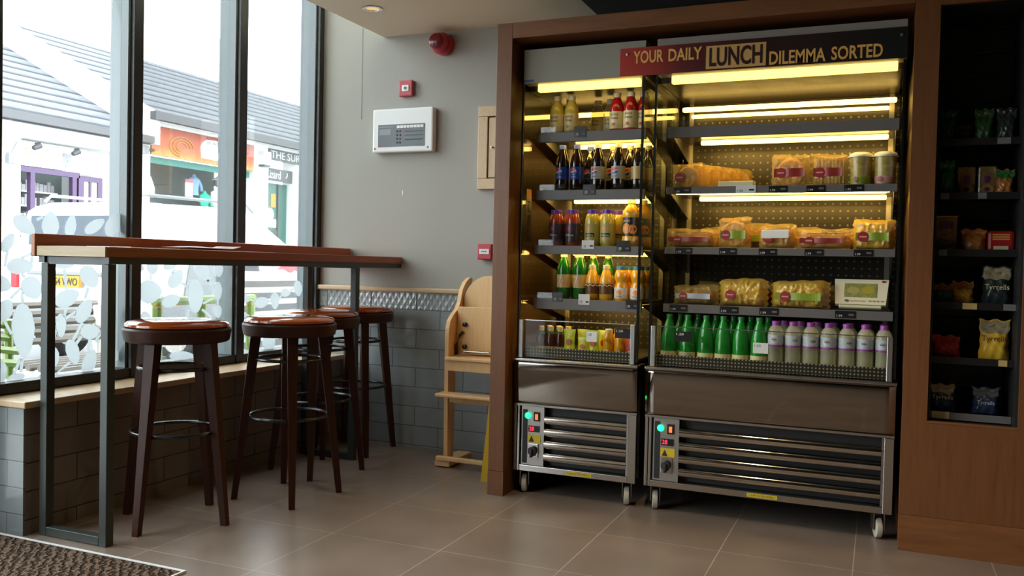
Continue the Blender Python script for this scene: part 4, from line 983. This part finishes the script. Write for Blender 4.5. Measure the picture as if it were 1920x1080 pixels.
MB().box(-.066, .062, -.0025, -.0008, .045, .108).build('window', M['salad'], t)
def blob(n, m, x, z, r, s=.7): return MB().grid(lambda u, v: Vector((x+r*v*math.cos(u*6.283), -.0032, z+r*s*v*math.sin(u*6.283))), 16, 1).build(n, m, t)
blob('lemon_print', M['l_amber'], .028, .078, .026); blob('food_print', M['lb_gold'], -.030, .075, .026, .6); blob('dot_print', M['screen'], -.055, .028, .008); blob('dot_print', M['redlabel'], .088, .118, .008, .6)
text('carton_text', 'superfood salad', M['fadedpink'], t, -.042, .020, .022, .032, -.0012, ext=.0002)
for i in range(4): blob('icon_print', M['lb_gold'], .036+i*.016, .028, .005)
MB().box(-.085, .085, -.001, .022, -.003, .010, .004).build('carton_base', M['creambox'], t); 

# ------------------------------------------------------------------ snacks in the cupboard
def bag(name, label, col, x, z, wd, ht, dp=.05, txt_=None, tcol='lb_cream', top=None, seed=1, y=3.90, rz=-.05, lean=0, tw=.8, tz=.35):
    rnd = random.Random(seed); t = thing(name, label, 'bag', (x, y, z), rot=(lean, 0, rz)); ph = [rnd.uniform(0, 6) for _ in range(5)]
    m = mat('bag_print', tuple(min(.9, q*1.7) for q in col), .28)
    def g(sg):
        def f(u, v):
            e = 1-(2*u-1)**4; k = math.sin(min(1, v*1.15+.12)*math.pi)**.6 if v < .86 else .25*(1-v)/.14
            w2 = wd*(1-.10*math.sin(v*math.pi)); q = .003*math.sin(u*19+ph[0]+v*9)*math.sin(v*17+ph[1])
            return Vector(((u-.5)*w2 + .004*math.sin(v*21+ph[2])*(u-.5), sg*(dp*.5*e*max(0, k)+q*e+.0008), v*ht + .004*math.sin(u*13+ph[3])*v))
        return f
    MB().grid(g(-1), 20, 20).grid(g(1), 20, 20).build('bag_body', m, t, True)
    if top:
        f0 = g(-1); MB().grid(lambda u, v: f0(.04+u*.92, .66+v*.30) + Vector((0, -.0015, 0)), 16, 6).build('top_print', M[top], t, True)
    if txt_:
        tx = text('brand', txt_, M[tcol], t, -wd*tw/2, wd*tw/2, ht*tz, ht*(tz+.18), -dp*.5-.004, ext=.0002)
    return t
S = SZ
tg = 'dark wall unit'
bag('snack_bag', 'dark green snack bag on the top cupboard shelf, leftmost', (.02, .06, .015), .234, S[0], .06, .13, seed=2); bag('snack_bag', 'low brown snack bag on the top cupboard shelf, second', (.10, .025, .008), .290, S[0], .055, .07, seed=3)
bag('snack_bag', 'green and orange snack bag on the top cupboard shelf, third', (.03, .08, .02), .360, S[0], .07, .13, top=None, seed=4); bag('snack_bag', 'near black snack bag on the top cupboard shelf, rightmost', (.02, .025, .02), .438, S[0], .07, .13, seed=5)
bag('snack_bag', 'tall green snack bag on the second cupboard shelf', (.02, .13, .04), .234, S[1], .06, .14, seed=6)
bag('snack_bag', 'orange and green snack bag at the second cupboard shelf end', (.30, .10, .02), .440, S[1], .07, .10, top='c_green', seed=7)
for i, x in enumerate((.305, .378)):
    t = thing('sweet_tub', 'purple and peach printed sweet pack, %s of the pair, second cupboard shelf' % ('left', 'right')[i], 'pack', (x, 3.905, S[1]), group='purple sweet packs')
    MB().box(-.032, .032, -.012, .03, 0, .115, .006).build('clear_box', M['film'], t); MB().lathe([(0, .002), (.022, .004), (.026, .020), (.018, .038), (.026, .052), (.028, .070), (.018, .092), (0, .096)], 20, sy=.5).build('filling', M['tubpurple'] if False else M['lb_plum'], t, True)
    MB().grid(lambda u, v: Vector((.024*v*math.cos(u*6.283), -.014, .024+.020*v*math.sin(u*6.283))), 18, 1).build('peach_print', M['peachprint'], t); MB().grid(lambda u, v: Vector((.010*v*math.cos(u*6.283), -.0148, .024+.008*v*math.sin(u*6.283))), 12, 1).build('centre_print', M['lb_plum'], t)
# third shelf
t = thing('sweet_box', 'clear bag of brown sweets with a glossy top edge, cupboard third shelf', 'pack', (.238, 3.905, S[2])); MB().box(-.040, .040, -.02, .03, 0, .135, .006).build('clear_box', M['film'], t)
for a, b_, c_, r in ((-.018, .0, .03, .017), (.018, 0, .032, .018), (.0, .005, .06, .016), (-.02, .004, .082, .012), (.02, .004, .085, .012)): MB().lathe([(0, -r), (r*.7, -r*.7), (r, 0), (r*.7, r*.7), (0, r)], 14, c=(a, b_, c_)).build('sweet', M['crust'], t, True)
MB().box(-.026, .026, -.022, -.0205, .088, .118).build('label', M['lb_plum'], t); MB().box(-.041, .041, -.021, .031, .1355, .140).build('top_seal', M['gold'], t)
bag('sweet_bag', 'peach coloured bag of sweets in the middle of the third shelf', (.42, .15, .04), .338, S[2], .090, .088, seed=9)
t = thing('biscuit_box', 'bright red box with orange lines at the right of the third shelf', 'box', (.440, 3.905, S[2])); MB().box(-.055, .040, -.022, .03, 0, .082, .012).build('carton', M['redbox'], t)
mm = MB()
for i in range(3): mm.box(-.038, .022, -.0235, -.0222, .046+i*.009, .051+i*.009)
mm.build('printed_lines', M['gold'], t)
MB().box(-.034, .018, -.0262, -.0245, .0, .022).build('white_ticket', M['lb_cream'], t)
# fourth shelf
bag('crisp_bag', 'dark green bag with orange top on the fourth cupboard shelf, left', (.015, .07, .035), .238, S[3], .080, .078, top='orangetop', seed=11)
bag('crisp_bag', 'small yellow snack bag on the fourth cupboard shelf', (.55, .30, .03), .306, S[3], .078, .086, top='orangetop', seed=12)
bag('crisp_bag', 'tall black crisp bag with cream top lettered across, fourth cupboard shelf', (.016, .022, .024), .424, S[3], .106, .150, txt_='Tyrrells', top='lb_creamd', seed=13, y=3.90)
# fifth shelf
bag('crisp_bag', 'red crisp bag on the fifth cupboard shelf, left', (.34, .03, .02), .252, S[4], .105, .085, txt_='Tyrrells', tcol='lb_black', tz=.72, seed=14)
bag('crisp_bag', 'large yellow crisp bag with dark lettering on the fifth cupboard shelf', (.62, .33, .03), .422, S[4], .110, .155, txt_='Tyrrells', tcol='lb_black', top='lb_creamd', tz=.42, seed=15)
# bottom shelf
bag('crisp_bag', 'dark blue crisp bag with cream lettering, bottom cupboard shelf, left', (.015, .028, .075), .246, S[5], .095, .112, txt_='Tyrrells', top='lb_creamd', tz=.40, seed=16)
bag('crisp_bag', 'dark blue crisp bag leaning back on the bottom cupboard shelf, right', (.012, .022, .055), .400, S[5], .100, .105, txt_='Tyrrells', tcol='lb_bluegrey', top='lb_slate', tz=.30, seed=17, tw=.6, lean=-.12)
# tickets on the cupboard lips belong to the cupboard
cup = [o for o in bpy.data.objects if o.name == 'snack_cupboard'][0]
for i, (x, w_, m) in enumerate(((.40, .045, 'lb_slate'), (.21, .03, 'lb_slate'), (.34, .03, 'lb_slate'), (.21, .03, 'lb_slate'), (.30, .05, 'lb_tan'), (.44, .05, 'lb_slate'), (.43, .03, 'lb_tan'), (.205, .062, 'lb_cream'))):
    z = [S[0], S[1], S[1], S[2], S[3], S[3], S[4], S[5]][i]
    MB().box(x-.35, x-.35+w_, .0915, .093, z-.020, z+.004 if i < 7 else z+.008).build('price_ticket', M[m], cup)
# ------------------------------------------------------------------ street outside
def om(n, c, r=.7, **k): M[n] = mat(n, c, r, **k); return M[n]
om('render', (.78, .79, .78)); om('asphalt', (.12, .12, .125), .85); om('paving', (.30, .29, .27), .8); om('carwhite', (.80, .82, .83), .25); om('carglass', (.05, .065, .085), .15); om('cargrey', (.17, .18, .19), .4)
om('gutter', (.05, .05, .055), .5); om('purple', (.05, .022, .075), .5); om('teal', (.02, .16, .13), .5); om('shopdark', (.10, .13, .13), .6); om('greenmetal', (.13, .20, .03), .45); om('greyslat', (.10, .085, .07), .6); om('whiteslat', (.65, .66, .64), .5)
om('doorgreen', (.02, .10, .08), .4); om('teeblue', (.16, .28, .45)); om('teegreen', (.0, .42, .24)); om('teewhite', (.55, .60, .60)); om('hedge', (.10, .17, .04)); om('tail', (.5, .01, .02), .3); om('plate', (.42, .20, .012), .4)
struct(box('ground_street', M['asphalt'], -40, -5.2, -14, 45, -.30, -.05)); struct(box('ground_pavement', M['paving'], -5.2, -3.36, -14, 45, -.30, -.02))
def roofmat(name):
    m = mat(name, (.20, .205, .215), .9, spec=.08); nt = m.node_tree; b = nt.nodes['Principled BSDF']; L = nt.links.new
    tc = N(nt, 'ShaderNodeTexCoord'); sp = N(nt, 'ShaderNodeSeparateXYZ'); L(tc.outputs['Object'], sp.inputs[0])
    d = N(nt, 'ShaderNodeMath', operation='DIVIDE'); d.inputs[1].default_value = .175; L(sp.outputs[2], d.inputs[0]); f = N(nt, 'ShaderNodeMath', operation='FRACT'); L(d.outputs[0], f.inputs[0])
    r = ramp(nt, [(0, (.032, .034, .04)), (.22, (.05, .052, .062)), (.36, (.105, .11, .12)), (1, (.13, .137, .15))]); L(f.outputs[0], r.inputs[0])
    no = N(nt, 'ShaderNodeTexNoise'); no.inputs['Scale'].default_value = 5; L(tc.outputs['Object'], no.inputs[0]); mr = N(nt, 'ShaderNodeMapRange'); mr.inputs[3].default_value = .7; mr.inputs[4].default_value = 1.25; L(no.outputs['Fac'], mr.inputs[0])
    mm = N(nt, 'ShaderNodeMix', data_type='RGBA', blend_type='MULTIPLY'); mm.inputs[0].default_value = 1; L(r.outputs[0], mm.inputs[6]); L(mr.outputs[0], mm.inputs[7]); L(mm.outputs[2], b.inputs['Base Color'])
    return m
RM = roofmat('slate_tiles')
XF = -11.5
t = thing('corner_shop_building', 'white rendered shop building with grey tiled roof at the left', 'building', (XF, 8.0, 0))
def bb(n, m, x0, x1, y0, y1, z0, z1, par=None): return MB().box(x0-XF, x1-XF, y0-8.0, y1-8.0, z0, z1).build(n, M[m], par or t)
bb('wall', 'render', XF-.4, XF, 2.0, 8.82, -.05, 3.05); bb('wall', 'render', XF-.4, XF, 10.62, 10.985, -.05, 3.05); bb('fascia_wall', 'render', XF-.4, XF, 8.82, 10.62, 2.79, 3.05)
bb('recess_wall', 'render', XF-1.6, XF-.4, 10.62, 10.80, -.05, 3.05); bb('recess_floor', 'render', XF-1.6, XF, 8.82, 10.62, -.05, .60)
bb('shop_interior', 'shopdark', XF-1.0, XF-.9, 8.0, 10.25, .60, 2.78); bb('recess_side', 'render', XF-1.0, XF-.02, 10.285, 10.62, .60, 2.40)
MB().prism([(.25, 3.06), (-4.0, 5.27), (-4.0, 5.17), (.25, 2.96)], 'y', -6.0, 2.98).build('roof', RM, t)
bb('gutter', 'gutter', XF+.25, XF+.37, 2.0, 10.98, 2.98, 3.10)
sgn = thing('fruit_shop_sign', 'white shop fascia lettered in green with a grape emblem', 'sign', (XF-.12, 9.41, 2.58))
MB().box(-.03, .03, -.57, .62, -.18, .18).build('board', M['whitesign'], sgn)
text('lettering', 'Grape Tree', M['greenink'], sgn, -.45, .13, -.06, .09, .032, 'yz+', ext=.002); text('lettering', 'live healthy', M['lb_bluegrey'], sgn, -.22, .17, -.15, -.10, .032, 'yz+', ext=.002)
for a, b_ in ((.26, .04), (.30, -.03), (.22, -.03), (.26, -.09), (.31, .05), (.21, .05)): MB().lathe([(0, 0), (.038, 0), (.038, .006), (0, .008)], 12, axis='x').build('grape_emblem', M['cargrey'], sgn, loc=(.032, a, b_))
for y in (9.05, 9.72):
    s_ = thing('sign_spotlight', 'small black spotlight over the white shop fascia, %s one' % ('left' if y < 9.4 else 'right'), 'light', (XF+.10, y, 2.70), group='sign spotlights')
    MB().lathe([(0, 0), (.05, 0), (.035, .12), (0, .12)], 14, axis='y').build('lamp_head', M['gutter'], s_, rot=(.5, 0, 0)); MB().tube([(-.10, 0, .03), (0, 0, .04)], .012).build('arm', M['gutter'], s_)
s_ = thing('wall_lantern', 'small wall lamp on the white wall at the left edge', 'light', (XF, 8.62, 2.52)); MB().box(.01, .09, -.05, .05, -.14, .02, .01).build('lamp_body', M['cargrey'], s_); MB().tube([(.03, .03, .02), (.03, .12, .18)], .015).build('arm', M['cargrey'], s_)
# shop window with shelves of jars, purple frame and open door
sw = thing('purple_shop_front', 'purple framed shop window with shelves of packets behind', 'shop window', (XF-.05, 9.35, 0))
for a, b_, c_, d in ((-.53, .50, 2.30, 2.38), (-.53, .50, .62, .70)): MB().box(-.03, .03, a, b_, c_, d).build('frame_bar', M['purple'], sw)
for y in (-.36, .36): MB().box(-.04, .04, y, y+.075, .70, 2.30).build('frame_post', M['purple'], sw)
rr = random.Random(5)
for k in range(7):
    sh = MB().box(-.60, -.35, -.50, .42, .72+k*.22, .74+k*.22).build('shelf', M['whiteslat'], sw)
    mm = MB(); y = -.49
    while y < .38:
        w_ = rr.uniform(.04, .07)
        if rr.random() < .9: mm.box(-.55, -.38, y, y+w_*.9, .742+k*.22, .742+k*.22+rr.uniform(.09, .17))
        y += w_
    q = mm.build('packets', M['packets'], sh)
dd = thing('purple_shop_door', 'open purple framed glass door of the fruit shop', 'door', (XF-.05, 9.86, .62))
MB().box(-.03, .03, -.03, .07, 0, 1.72).box(-.03, .03, .33, .41, 0, 1.72).box(-.03, .03, .17, .21, .12, 1.64).box(-.03, .03, .0701, .3299, 1.64, 1.72).box(-.03, .03, .0701, .3299, 0, .12).build('door_frame', M['purple'], dd); MB().box(-.005, .005, .07, .33, .12, 1.64).build('door_glass', M['creamblind'], dd)
# surf shop building
t = thing('surf_shop_building', 'white rendered building with a long grey tiled roof across the street', 'building', (XF, 8.0, 0))
MB().box(-.35, 0, 3.05, 3.235, -.05, 3.44).box(-.35, 0, 5.885, 6.335, -.05, 3.44).box(-.35, 0, 7.24, 12.5, -.05, 3.44).box(-.35, 0, 3.235, 5.885, 3.36, 3.44).box(-.35, 0, 6.335, 7.24, 3.37, 3.44).box(-.35, 0, 3.235, 5.885, -.05, 2.02).build('wall', M['render'], t)
MB().prism([(.22, 3.52), (-3.5, 5.42), (-3.5, 5.30), (.22, 3.40)], 'y', 3.25, 16).build('roof', RM, t)
MB().box(.20, .34, 3.02, 16, 3.40, 3.54).build('gutter', M['gutter'], t)
# raking party wall between the two roofs
MB().prism([(.21, 3.53), (-3.5, 5.42), (-4.0, 5.42), (-4.0, 3.2), (.21, 3.0)], 'y', 2.99, 3.24).build('party_wall', M['render'], t)
MB().box(.0, .10, 7.5, 7.9, 2.6, 2.8).build('awning_box', M['render'], t)
sg2 = mat('orange_sign', (.8, .3, .05), .5); nt = sg2.node_tree; b = nt.nodes['Principled BSDF']; tc = N(nt, 'ShaderNodeTexCoord'); sp = N(nt, 'ShaderNodeSeparateXYZ'); no = N(nt, 'ShaderNodeTexNoise'); no.inputs['Scale'].default_value = 4; no.inputs['Distortion'].default_value = 2.5
ad = N(nt, 'ShaderNodeMath', operation='MULTIPLY_ADD'); ad.inputs[1].default_value = .35; mr = N(nt, 'ShaderNodeMapRange'); mr.inputs[1].default_value = -.05; mr.inputs[2].default_value = .40; rp = ramp(nt, [(0, (.42, .20, .035)), (.35, (.36, .075, .018)), (1, (.30, .040, .012))])
nt.links.new(tc.outputs['Object'], sp.inputs[0]); nt.links.new(tc.outputs['Object'], no.inputs[0]); nt.links.new(no.outputs['Fac'], ad.inputs[0]); nt.links.new(sp.outputs[2], ad.inputs[2]); nt.links.new(ad.outputs[0], mr.inputs[0]); nt.links.new(mr.outputs[0], rp.inputs[0]); nt.links.new(rp.outputs[0], b.inputs['Base Color'])
t = thing('surf_shop_sign', 'orange shop sign with a white panel and swirling flower', 'sign', (XF-.02, 12.55, 3.08))
MB().box(-.03, .04, -1.305, 1.32, -.23, .27).build('board', sg2, t)
oval = [(-.12, -.14), (-.16, .05), (-.10, .14), (.0, .20), (.25, .21), (.50, .17), (.62, .10), (.60, .0), (.66, -.10), (.60, -.17), (.30, -.16)]
MB().prism([(a, b_) for a, b_ in oval], 'x', .041, .046).build('white_panel', M['teewhite2'], t)
text('lettering', 'BORED', M['signbrown'], t, .02, .42, .115, .185, .047, 'yz+', ext=.002)
for r in (.10, .16, .22): MB().tube([(.046, -.62 + r*math.cos(a)*1.3, -.02 + r*math.sin(a)*.8) for a in [i*.35 for i in range(14)]], .010, 5).build('swirl', M['plate'], t)
# its window
t = thing('surf_shop_window', 'wide shop window with dark interior and clothes on display', 'shop window', (XF-.12, 12.55, 2.42))
MB().box(-.9, -.85, -1.3, 1.32, -.40, .42).build('interior_back', M['shopdark'], t); MB().box(-.84, .02, -1.3, 1.32, -.45, -.40).build('display_floor', M['shopdark'], t); MB().box(-.02, .02, -1.3, 1.32, .30, .42).build('green_valance', M['teal'], t); MB().box(-.02, .04, .94, 1.0, -.40, .30).build('window_post', M['doorgreen'], t)
MB().box(-.03, .0, 1.05, 1.30, -.38, .28).build('side_poster', M['teewhite'], t)
def torso(name, lab, m, y, z, s=1, hat=False):
    q = thing(name, lab, 'mannequin', (XF-.42, y, z)); prof = [(0, 0), (.15, .0), (.13, .15), (.17, .38), (.16, .44), (.06, .50), (.05, .56)]
    MB().lathe([(a*s, b_*s) for a, b_ in prof], 20, sx=.6).build('shirt', M[m], q, True); MB().tube([(0, -.15*s, .42*s), (.03, -.21*s, .25*s), (.05, -.20*s, .12*s)], [.05*s, .045*s, .035*s]).build('sleeve', M[m], q, True); MB().tube([(0, .15*s, .42*s), (.03, .21*s, .25*s), (.05, .20*s, .12*s)], [.05*s, .045*s, .035*s]).build('sleeve', M[m], q, True)
    if hat: MB().lathe([(0, .56*s), (.07*s, .57*s), (.085*s, .66*s), (.07*s, .74*s), (0, .77*s)], 16).build('head', M['cargrey'], q, True); MB().lathe([(.0, .72*s), (.14*s, .70*s), (.08*s, .76*s), (0, .82*s)], 18).build('hat', M['teewhite'], q, True)
torso('shop_mannequin', 'white clothed shop mannequin at the left of the surf shop window', 'teewhite2', 11.42, 2.02, 1.15); torso('shop_mannequin', 'mannequin in white top and hat at the right of the surf window', 'teewhite2', 13.35, 2.02, .85, True)
torso('shop_mannequin', 'hanging pale blue shirt in the surf shop window', 'teeblue', 12.72, 2.28, .7); torso('shop_mannequin', 'bright green shirt displayed in the surf shop window', 'teegreen', 13.0, 2.02, .65)
q = thing('window_notice', 'white notice with a red heading in the surf shop window', 'notice', (XF-.07, 12.22, 2.36)); MB().box(-.004, .004, -.09, .09, -.15, .10).build('sheet', M['paper'], q); MB().box(-.004, .005, -.09, .09, .1005, .16).build('heading', M['fadedred'], q)
# third shop
q = thing('black_shop_sign', 'black shop sign with pale hand painted letters', 'sign', (XF+.01, 15.0, 3.25)); MB().box(-.02, .02, -.68, 1.3, -.115, .115).build('board', M['gutter'], q); text('lettering', 'THE SURFING', M['teewhite'], q, -.62, .86, -.07, .08, .021, 'yz+', ext=.002)
q = thing('small_shop_sign', 'small black sign above the green shop door', 'sign', (XF-.10, 14.78, 2.86)); MB().box(-.02, .02, -.43, .44, -.13, .13).build('board', M['gutter'], q); text('lettering', 'Lizard', M['teewhite'], q, -.38, .05, -.08, .09, .021, 'yz+', ext=.002)
MB().tube([(.025, .22, -.04), (.025, .27, .02), (.025, .25, .07)], .012, 6).build('lizard_shape', M['teewhite'], q)
q = thing('green_shop_door', 'dark green glazed shop door with white notices', 'door', (XF-.25, 14.78, .9)); MB().box(-.03, .03, -.43, .44, 0, 1.80).build('door_leaf', M['doorgreen'], q); MB().box(.031, .06, .12, .17, 0, 1.80).build('door_post', M['gutter'], q); MB().box(.031, .05, -.43, .12, .70, .82).build('door_rail', M['gutter'], q)
MB().box(.031, .036, -.33, -.23, 1.25, 1.60).build('poster', M['paper'], q); MB().box(.031, .036, -.08, .08, 1.30, 1.58).build('poster', M['plate'], q); MB().lathe([(.10, 0), (.13, 0), (.13, .01), (.10, .01)], 20, axis='x').build('round_sticker', M['paper'], q, loc=(.031, -.12, 1.15)); MB().box(.031, .037, -.30, .10, .88, 1.05).build('open_sign', M['paper'], q)
q = thing('pillar_lamp', 'boxy white lamp on the pillar beside the black sign', 'light', (XF, 14.12, 3.12)); MB().box(.01, .16, -.10, .10, -.12, .14).build('lamp_body', M['whiteslat'], q); MB().box(.01, .16, -.10, .10, -.16, -.121).build('lamp_base', M['gutter'], q)
q = thing('pillar_lamp', 'dark bracket lamp on the white pillar left of the orange sign', 'light', (XF, 11.02, 2.95)); MB().box(.01, .12, -.08, .08, -.12, .02).build('lamp_body', M['cargrey'], q); MB().tube([(.06, .06, -.05), (.06, .24, -.03)], .025).build('arm', M['gutter'], q)

# parked white car, its tail towards the window
t = thing('parked_white_car', 'white estate car with roof rails parked across the window, tail nearest', 'car', (-7.70, 8.0, 0))
SEC = [(-1.55, .42, 1.02, 1.02, .80), (-1.50, .36, 1.06, 1.60, .82), (-1.30, .30, 1.08, 1.655, .84), (.0, .28, 1.08, 1.69, .86), (.55, .28, 1.08, 1.62, .86), (1.30, .28, 1.06, 1.16, .85), (2.10, .30, .94, .98, .82), (2.42, .36, .70, .72, .74)]
def carsec(y, zb, zw, zt, hw):
    top = hw*.80 if zt > zw + .1 else hw*.95
    pts = [(-hw*.9, zb), (-hw, zb+.15), (-hw, zw), (-top, max(zt-.05, zw+.005)), (-top*.8, zt+.0), (top*.8, zt), (top, max(zt-.05, zw+.005)), (hw, zw), (hw, zb+.15), (hw*.9, zb)]
    return [(x, y, z) for x, z in pts]
cb = MB(); R_ = [[cb.b.verts.new(p) for p in carsec(*s_)] for s_ in SEC]
for A, B in zip(R_, R_[1:]):
    for i in range(10): cb.b.faces.new((A[i], A[(i+1) % 10], B[(i+1) % 10], B[i]))
cb.b.faces.new(R_[0]); cb.b.faces.new(R_[-1]); cbo = cb.build('car_body', M['carwhite'], t, True)
MB().prism([(-.62, 1.10), (.62, 1.10), (.56, 1.50), (-.56, 1.50)], 'y', -1.535, -1.50).build('rear_window', M['carglass'], t)
MB().box(-.80, .80, -1.62, -1.50, .40, .62, .03).build('rear_bumper', M['cargrey'], t)
for s_ in (-1, 1):
    MB().box(s_*.76-.045, s_*.76+.045, -1.585, -1.48, .74, 1.02, .01).build('tail_lamp', M['tail'], t)
    MB().tube([(s_*.66, -1.30, 1.66), (s_*.66, -1.22, 1.735), (s_*.66, .35, 1.755), (s_*.66, .50, 1.66)], .018).build('roof_rail', M['cargrey'], t, True)
pl = MB().box(-.26, .26, -1.640, -1.60, .765, .880).build('number_plate', M['plate'], t); text('plate_letters', 'WK54 VWO', M['ink'], pl, -.235, .235, .785, .862, -1.642, ext=.002, bold=.01)
MB().box(-.55, .55, -1.60, -1.55, .885, .93, .01).build('plate_trim', M['cargrey'], t)
for s_ in (-1, 1):
    for y in (-.95, 1.45):
        w_ = MB().lathe([(0, -.10), (.26, -.10), (.31, -.08), (.32, 0), (.31, .08), (.26, .10), (0, .10)], 30, axis='x').build('wheel', M['rubber'], t, True, loc=(s_*.77, y, .27)); MB().lathe([(0, -.105), (.19, -.105), (.19, .105), (0, .105)], 24, axis='x').build('wheel_cover', M['steeldull'], w_)
MB().box(.855, .875, -1.2, 2.0, .32, .62).build('side_cladding', M['cargrey'], t)
MB().prism([(-1.15, 1.10), (.55, 1.10), (.15, 1.12), (-1.1, 1.12)], 'x', .85, .862).build('window_trim', M['gutter'], t)
MB().prism([(-.85, .58), (-.35, .58), (-.25, 1.05), (-.75, 1.05)], 'x', .862, .872).build('door_panel', M['cargrey'], t)
MB().prism([(-.05, .40), (.60, .40), (.35, 1.04), (-.10, 1.04)], 'x', .862, .874).build('dark_panel', M['gutter'], t)
# slatted street furniture just outside the glass
def bench(name, lab, y0, y1, m, frame, x0=-4.35, n=5, seat=.42, back=.80, curve=0, extra=0):
    t = thing(name, lab, 'bench', ((x0), (y0+y1)/2, -.02)); h = (y1-y0)/2
    def slat(xa, za, w_=.055, th=.022): return MB().tube([(xa + curve*math.cos(u*1.57), u*h, za - curve*.8*(u*u)) for u in [-1+i/6 for i in range(13)]], th, 6)
    for i in range(n): slat(.02+i*.095, seat+.02).build('seat_slat', M[m], t, True)
    for i in range(3+extra): slat(.50+i*.012 if False else -.02-.02*i, seat+.14+i*(back-seat-.14)/(2+extra)).build('back_slat', M[m], t, True)
    for s_ in (-1, 1):
        MB().tube([(.43, s_*h*.9, 0), (.43, s_*h*.9, seat)], .022).build('leg', M[frame], t, True); MB().tube([(-.03, s_*h*.9, 0), (-.05, s_*h*.9, back-.01)], .022).build('leg', M[frame], t, True); MB().tube([(-.03, s_*h*.9, seat-.015), (.44, s_*h*.9, seat-.015)], .02).build('side_rail', M[frame], t, True)
bench('green_bench', 'light green slatted metal bench outside behind the left window', 2.35, 3.28, 'greenmetal', 'greenmetal', x0=-4.25, n=6, seat=.42, back=.76, curve=.06, extra=1)
bench('brown_bench', 'dark slatted bench with pale edges outside beside the green bench', 3.42, 4.15, 'greyslat', 'whiteslat', x0=-4.60, n=6, seat=.45, back=.80, extra=2)
t = thing('green_planter', 'green painted metal rail frame outside the middle window', 'railing', (-4.0, 4.4, -.02))
MB().tube([(0, -.45, .84), (0, .45, .84)], .028).build('top_rail', M['greenmetal'], t, True); MB().tube([(0, -.45, .62), (0, .45, .62)], .02).build('mid_rail', M['greenmetal'], t, True)
for y in (-.42, -.05, .42): MB().tube([(0, y, 0), (0, y, .84)], .03).build('post', M['greenmetal'], t, True)
t = thing('striped_barrow', 'black and white striped wooden stall with red trim outside the right window', 'stall', (-5.2, 6.75, -.02))
for i in range(7): MB().box(-.02, .02, -.75, .75, .20+i*.11, .255+i*.11).build('black_slat', M['gutter'], t)
MB().box(-.07, -.03, -.75, .75, 0, 1.0).build('white_back', M['teewhite2'], t); MB().box(-.05, .03, .60, .70, .25, .90).build('red_panel', M['fadedred'], t)
MB().prism([(-.10, 1.02), (.0, 1.09), (.25, 1.10), (.42, 1.03), (.36, .99), (.30, 1.02), (.24, .99), (.16, 1.02), (.10, .99), (.0, 1.02)], 'x', -.02, .0).build('red_scallop', M['fadedred'], t)

# low things behind the camera: mirrored suitcase, and a bench added for dark reflections
t = thing('black_suitcase', 'black wheeled suitcase mirrored in the polished panel of the wide fridge', 'suitcase', (-.42, -1.25, 0), rz=.2)
MB().box(-.33, .33, -.13, .13, .045, .46, .03).build('shell', M['rubber'], t)
for x in (-.27, .27): MB().lathe([(0, -.012), (.022, -.012), (.022, .012), (0, .012)], 14, axis='x').build('wheel', M['ink'], t, loc=(x, 0, .022))
MB().tube([(-.12, .1, .461), (-.12, .1, .49), (.12, .1, .49), (.12, .1, .461)], .01).build('handle', M['ink'], t, True)
t = thing('added_dark_bench', 'long dark upholstered bench added unseen to darken the polished fridge panels', 'bench', (-.3, -2.2, 0))
MB().box(-2.4, 2.4, -.28, .28, .30, .45, .03).build('seat', M['shopdark'], t); MB().box(-2.35, 2.35, -.24, .26, 0, .2995).build('plinth', M['ink'], t); MB().box(-2.4, 2.4, -.38, -.285, .0, 1.0, .02).build('backrest', M['shopdark'], t)
